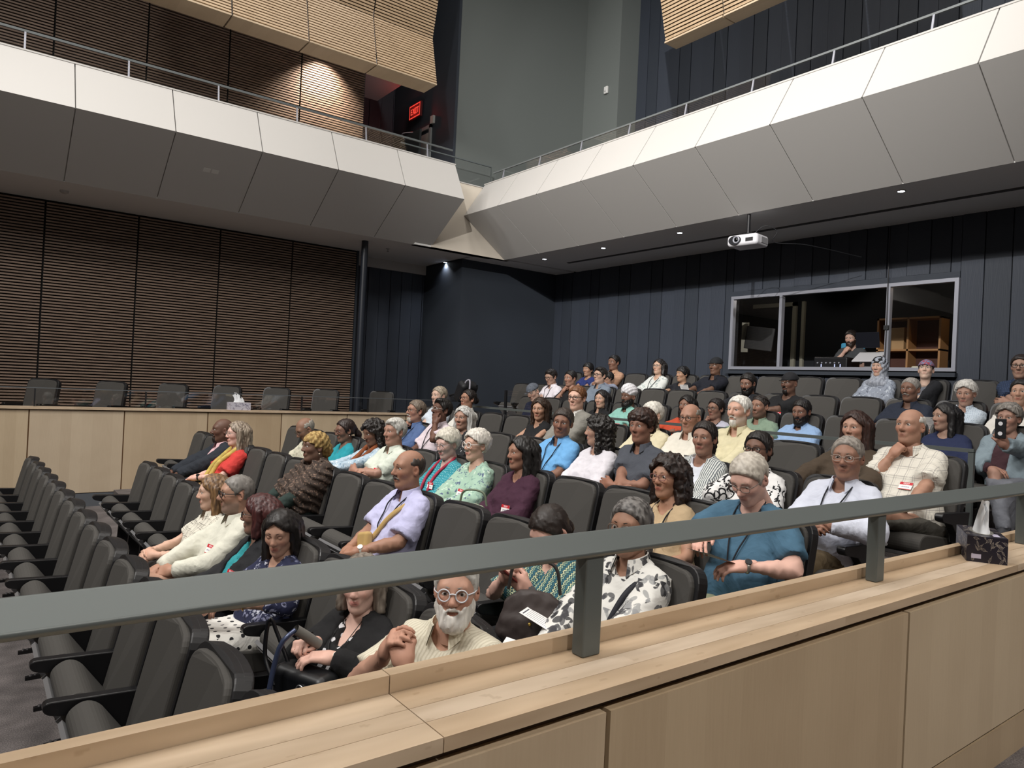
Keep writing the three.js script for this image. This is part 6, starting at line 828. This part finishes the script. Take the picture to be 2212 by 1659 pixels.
// folded pushchair standing behind the sixth row
{ const g = thing('pushchair', 'black folded pushchair with grey straps standing by the dark wall', 'pushchair', null, 6.0, .72, -9.45); const k = std('#101116', { roughness: .6 }); mesh('frame', tube([[0, 0, .5], [-.02, .5, .1], [0, 1.0, -.35], [.0, 1.2, .55]], .016, 20, 8), k, g); mesh('frame', tube([[.1, 0, -.3], [.08, .8, -.1], [.1, 1.28, .5]], .014, 20, 8), k, g); const hood = new THREE.SphereGeometry(.2, 20, 12, 0, 6.3, 0, 1.5); hood.scale(1, .7, 1); hood.translate(0, 1.0, -.25); mesh('hood', hood, std('#15161c', { roughness: .7, side: THREE.DoubleSide }), g); mesh('seat_fabric', rbox(.3, .32, .2, .06, 3).rotateX(.5).translate(0, 1.18, .35), k, g); mesh('straps', tube([[-.05, 1.1, .42], [-.08, 1.32, .45], [-.06, 1.36, .52], [-.08, 1.1, .56]], .014, 20, 6), std('#9a98a2', { roughness: .8 }), g); mesh('wheel', new THREE.TorusGeometry(.1, .025, 8, 20).translate(0, .11, .5), k, g); mesh('wheel', new THREE.TorusGeometry(.1, .025, 8, 20).translate(0, .11, -.3), k, g); }
// control booth: technician, console, laptop, shelf
{ const g = thing('person', 'bearded technician in dark tee shirt leaning on his hand behind booth window', 'person', null, 11.75, 1.95, -6.15, -Math.PI / 2); buildPerson({ sex: 'm', q: 2, skin: '#b98a72', fat: .5, hair: [['short', '#1a1412'], ['beard', '#2a1c16']], top: { color: '#3a3d40', neck: 'crew', sleeve: 'short' }, arms: ['lap', 'chin'], pitch: 12, yaw: 5 }, g, [0.02, 1.13, .1]);
  const q = thing('office_chair', 'blue-backed office chair under the booth technician', 'chair', null, 12.05, 1.9, -6.3, -Math.PI / 2); mesh('backrest', rbox(.42, .5, .06, .03, 3).translate(-.05, .9, -.1), std('#3f8fb5', { roughness: .8 }), q); mesh('seat', rbox(.44, .07, .44, .03, 3).translate(0, .46, .2), mBlackMetal, q); mesh('pedestal', new THREE.CylinderGeometry(.03, .03, .42, 12).translate(0, .23, .2), mBlackMetal, q); mesh('base', new THREE.CylinderGeometry(.26, .28, .03, 5).translate(0, .015, .2), mBlackMetal, q);
  const c = thing('mixing_console', 'black sound desk with small lit indicators on the booth sill', 'console', null, 10.9, 2.47, -5.95, -Math.PI / 2); mesh('case', rbox(.55, .24, .4, .02, 2).translate(0, .12, 0), std('#0d0e12', { roughness: .4 }), c); for (let i = 0; i < 6; i++) mesh('knob', new THREE.CylinderGeometry(.012, .012, .015, 10).rotateX(Math.PI / 2).translate(-.2 + i * .07, .15, .205), mAlu, c); for (const x of [-.14, .08, .17]) mesh('indicator', box(x - .006, x + .006, .05, .13, .2, .206), new THREE.MeshStandardMaterial({ color: 0, emissive: 0xcfd8ff, emissiveIntensity: 2 }), c);
  const l = thing('laptop', 'dark laptop standing open on a white stand in the booth', 'laptop', null, 10.85, 2.47, -5.42, -Math.PI / 2); mesh('lid', rbox(.36, .24, .012, .006, 1).rotateX(.2).translate(0, .5, .06), std('#20222b', { roughness: .4, metalness: .5 }), l); mesh('stand', rbox(.4, .02, .3, .008, 1).rotateX(.55).translate(0, .25, .0), std('#c9c9cc', { roughness: .4 }), l); mesh('support', box(-.08, .08, 0, .24, -.06, -.03), std('#8d8d90'), l);
  const s = thing('shelf_unit', 'open wooden shelf unit with square compartments in the booth', 'shelf', null, 12.3, 1.9, -5.45); mesh('frame', merge([box(-.15, .15, 0, 1.55, -.5, -.47), box(-.15, .15, 0, 1.55, .47, .5), box(-.15, .15, 0, 1.55, -.015, .015), box(-.15, .15, 1.52, 1.55, -.5, .5), box(-.15, .15, 1.0, 1.03, -.5, .5), box(-.15, .15, .5, .53, -.5, .5)]), std('#a3794e', { roughness: .6 }), s); mesh('back_panel', box(.15, .16, 0, 1.55, -.5, .5), std('#4a2a20'), s);
  const b = thing('storage_box', 'tan cardboard box in the booth shelf', 'box', null, 12.3, 2.93, -5.65); mesh('carton', box(-.1, .1, 0, .34, -.12, .12), std('#a8875f'), b); mesh('lid', box(-.105, .105, .34, .36, -.125, .125), std('#a8875f'), b);
  const r = thing('white_device', 'small cream coloured device on the booth sill', 'device', null, 10.66, 2.47, -4.6, -Math.PI / 2); mesh('housing', rbox(.2, .1, .12, .03, 3).translate(0, .05, 0), std('#cfcbb6', { roughness: .5 }), r); mesh('nozzle', new THREE.CylinderGeometry(.02, .03, .06, 12).rotateZ(Math.PI / 2).translate(.12, .06, 0), std('#cfcbb6'), r);
  const m = thing('monitor', 'flat black monitor tilted on a bracket behind left booth pane', 'monitor', null, 11.4, 3.1, -7.7, -1.2); mesh('screen_case', rbox(.5, .42, .04, .012, 2).rotateZ(-.12), std('#0f1013'), m); mesh('bracket', box(-.32, -.2, -.25, .3, -.03, .01), std('#8f8d80'), m);
  const p = thing('booth_lamp', 'bright track lamp under the booth ceiling', 'lamp', null, 11.6, 4.02, -7.05); mesh('head', new THREE.CylinderGeometry(.05, .07, .14, 16).rotateZ(1.2), mAlu, p); mesh('bulb', new THREE.SphereGeometry(.045, 14, 10).translate(-.08, -.03, 0), new THREE.MeshStandardMaterial({ color: 0x111111, emissive: 0xffffff, emissiveIntensity: 12 }), p); mesh('arm', box(-.01, .01, 0, .38, -.01, .01), mAlu, p); const pl = new THREE.PointLight(0xfff2e0, 1.6); pl.position.set(11.5, 3.95, -7.05); scene.add(pl); const wl = new THREE.PointLight(0xffdfb0, .9); wl.position.set(11.9, 4.1, -3.9); scene.add(wl); const w = thing('booth_lamp', 'lamp lighting the tan cabinet at the end of the booth', 'lamp', null, 11.9, 4.25, -3.9); mesh('shade', new THREE.CylinderGeometry(.04, .08, .1, 16, 1, true), std('#cccccc', { side: THREE.DoubleSide }), w); mesh('bulb', new THREE.SphereGeometry(.03, 12, 8).translate(0, -.06, 0), new THREE.MeshStandardMaterial({ color: 0x111111, emissive: 0xffdfb0, emissiveIntensity: 8 }), w); mesh('cord', box(-.004, .004, .05, .15, -.004, .004), mBlackMetal, w); }
{ const g = thing('cable_conduit', 'thin cables taped down the mullion of the booth window', 'cable', null, XB - .05, 2.5, -4.99); mesh('cable', tube([[0, 2.05, .02], [0, 1.2, .02], [-.01, .6, .03], [.0, .0, .02]], .008, 30, 6), mBlackMetal, g); mesh('tape', box(-.012, .012, .58, .64, -.01, .06), mBlackMetal, g); }
renderer.render(scene, camera);
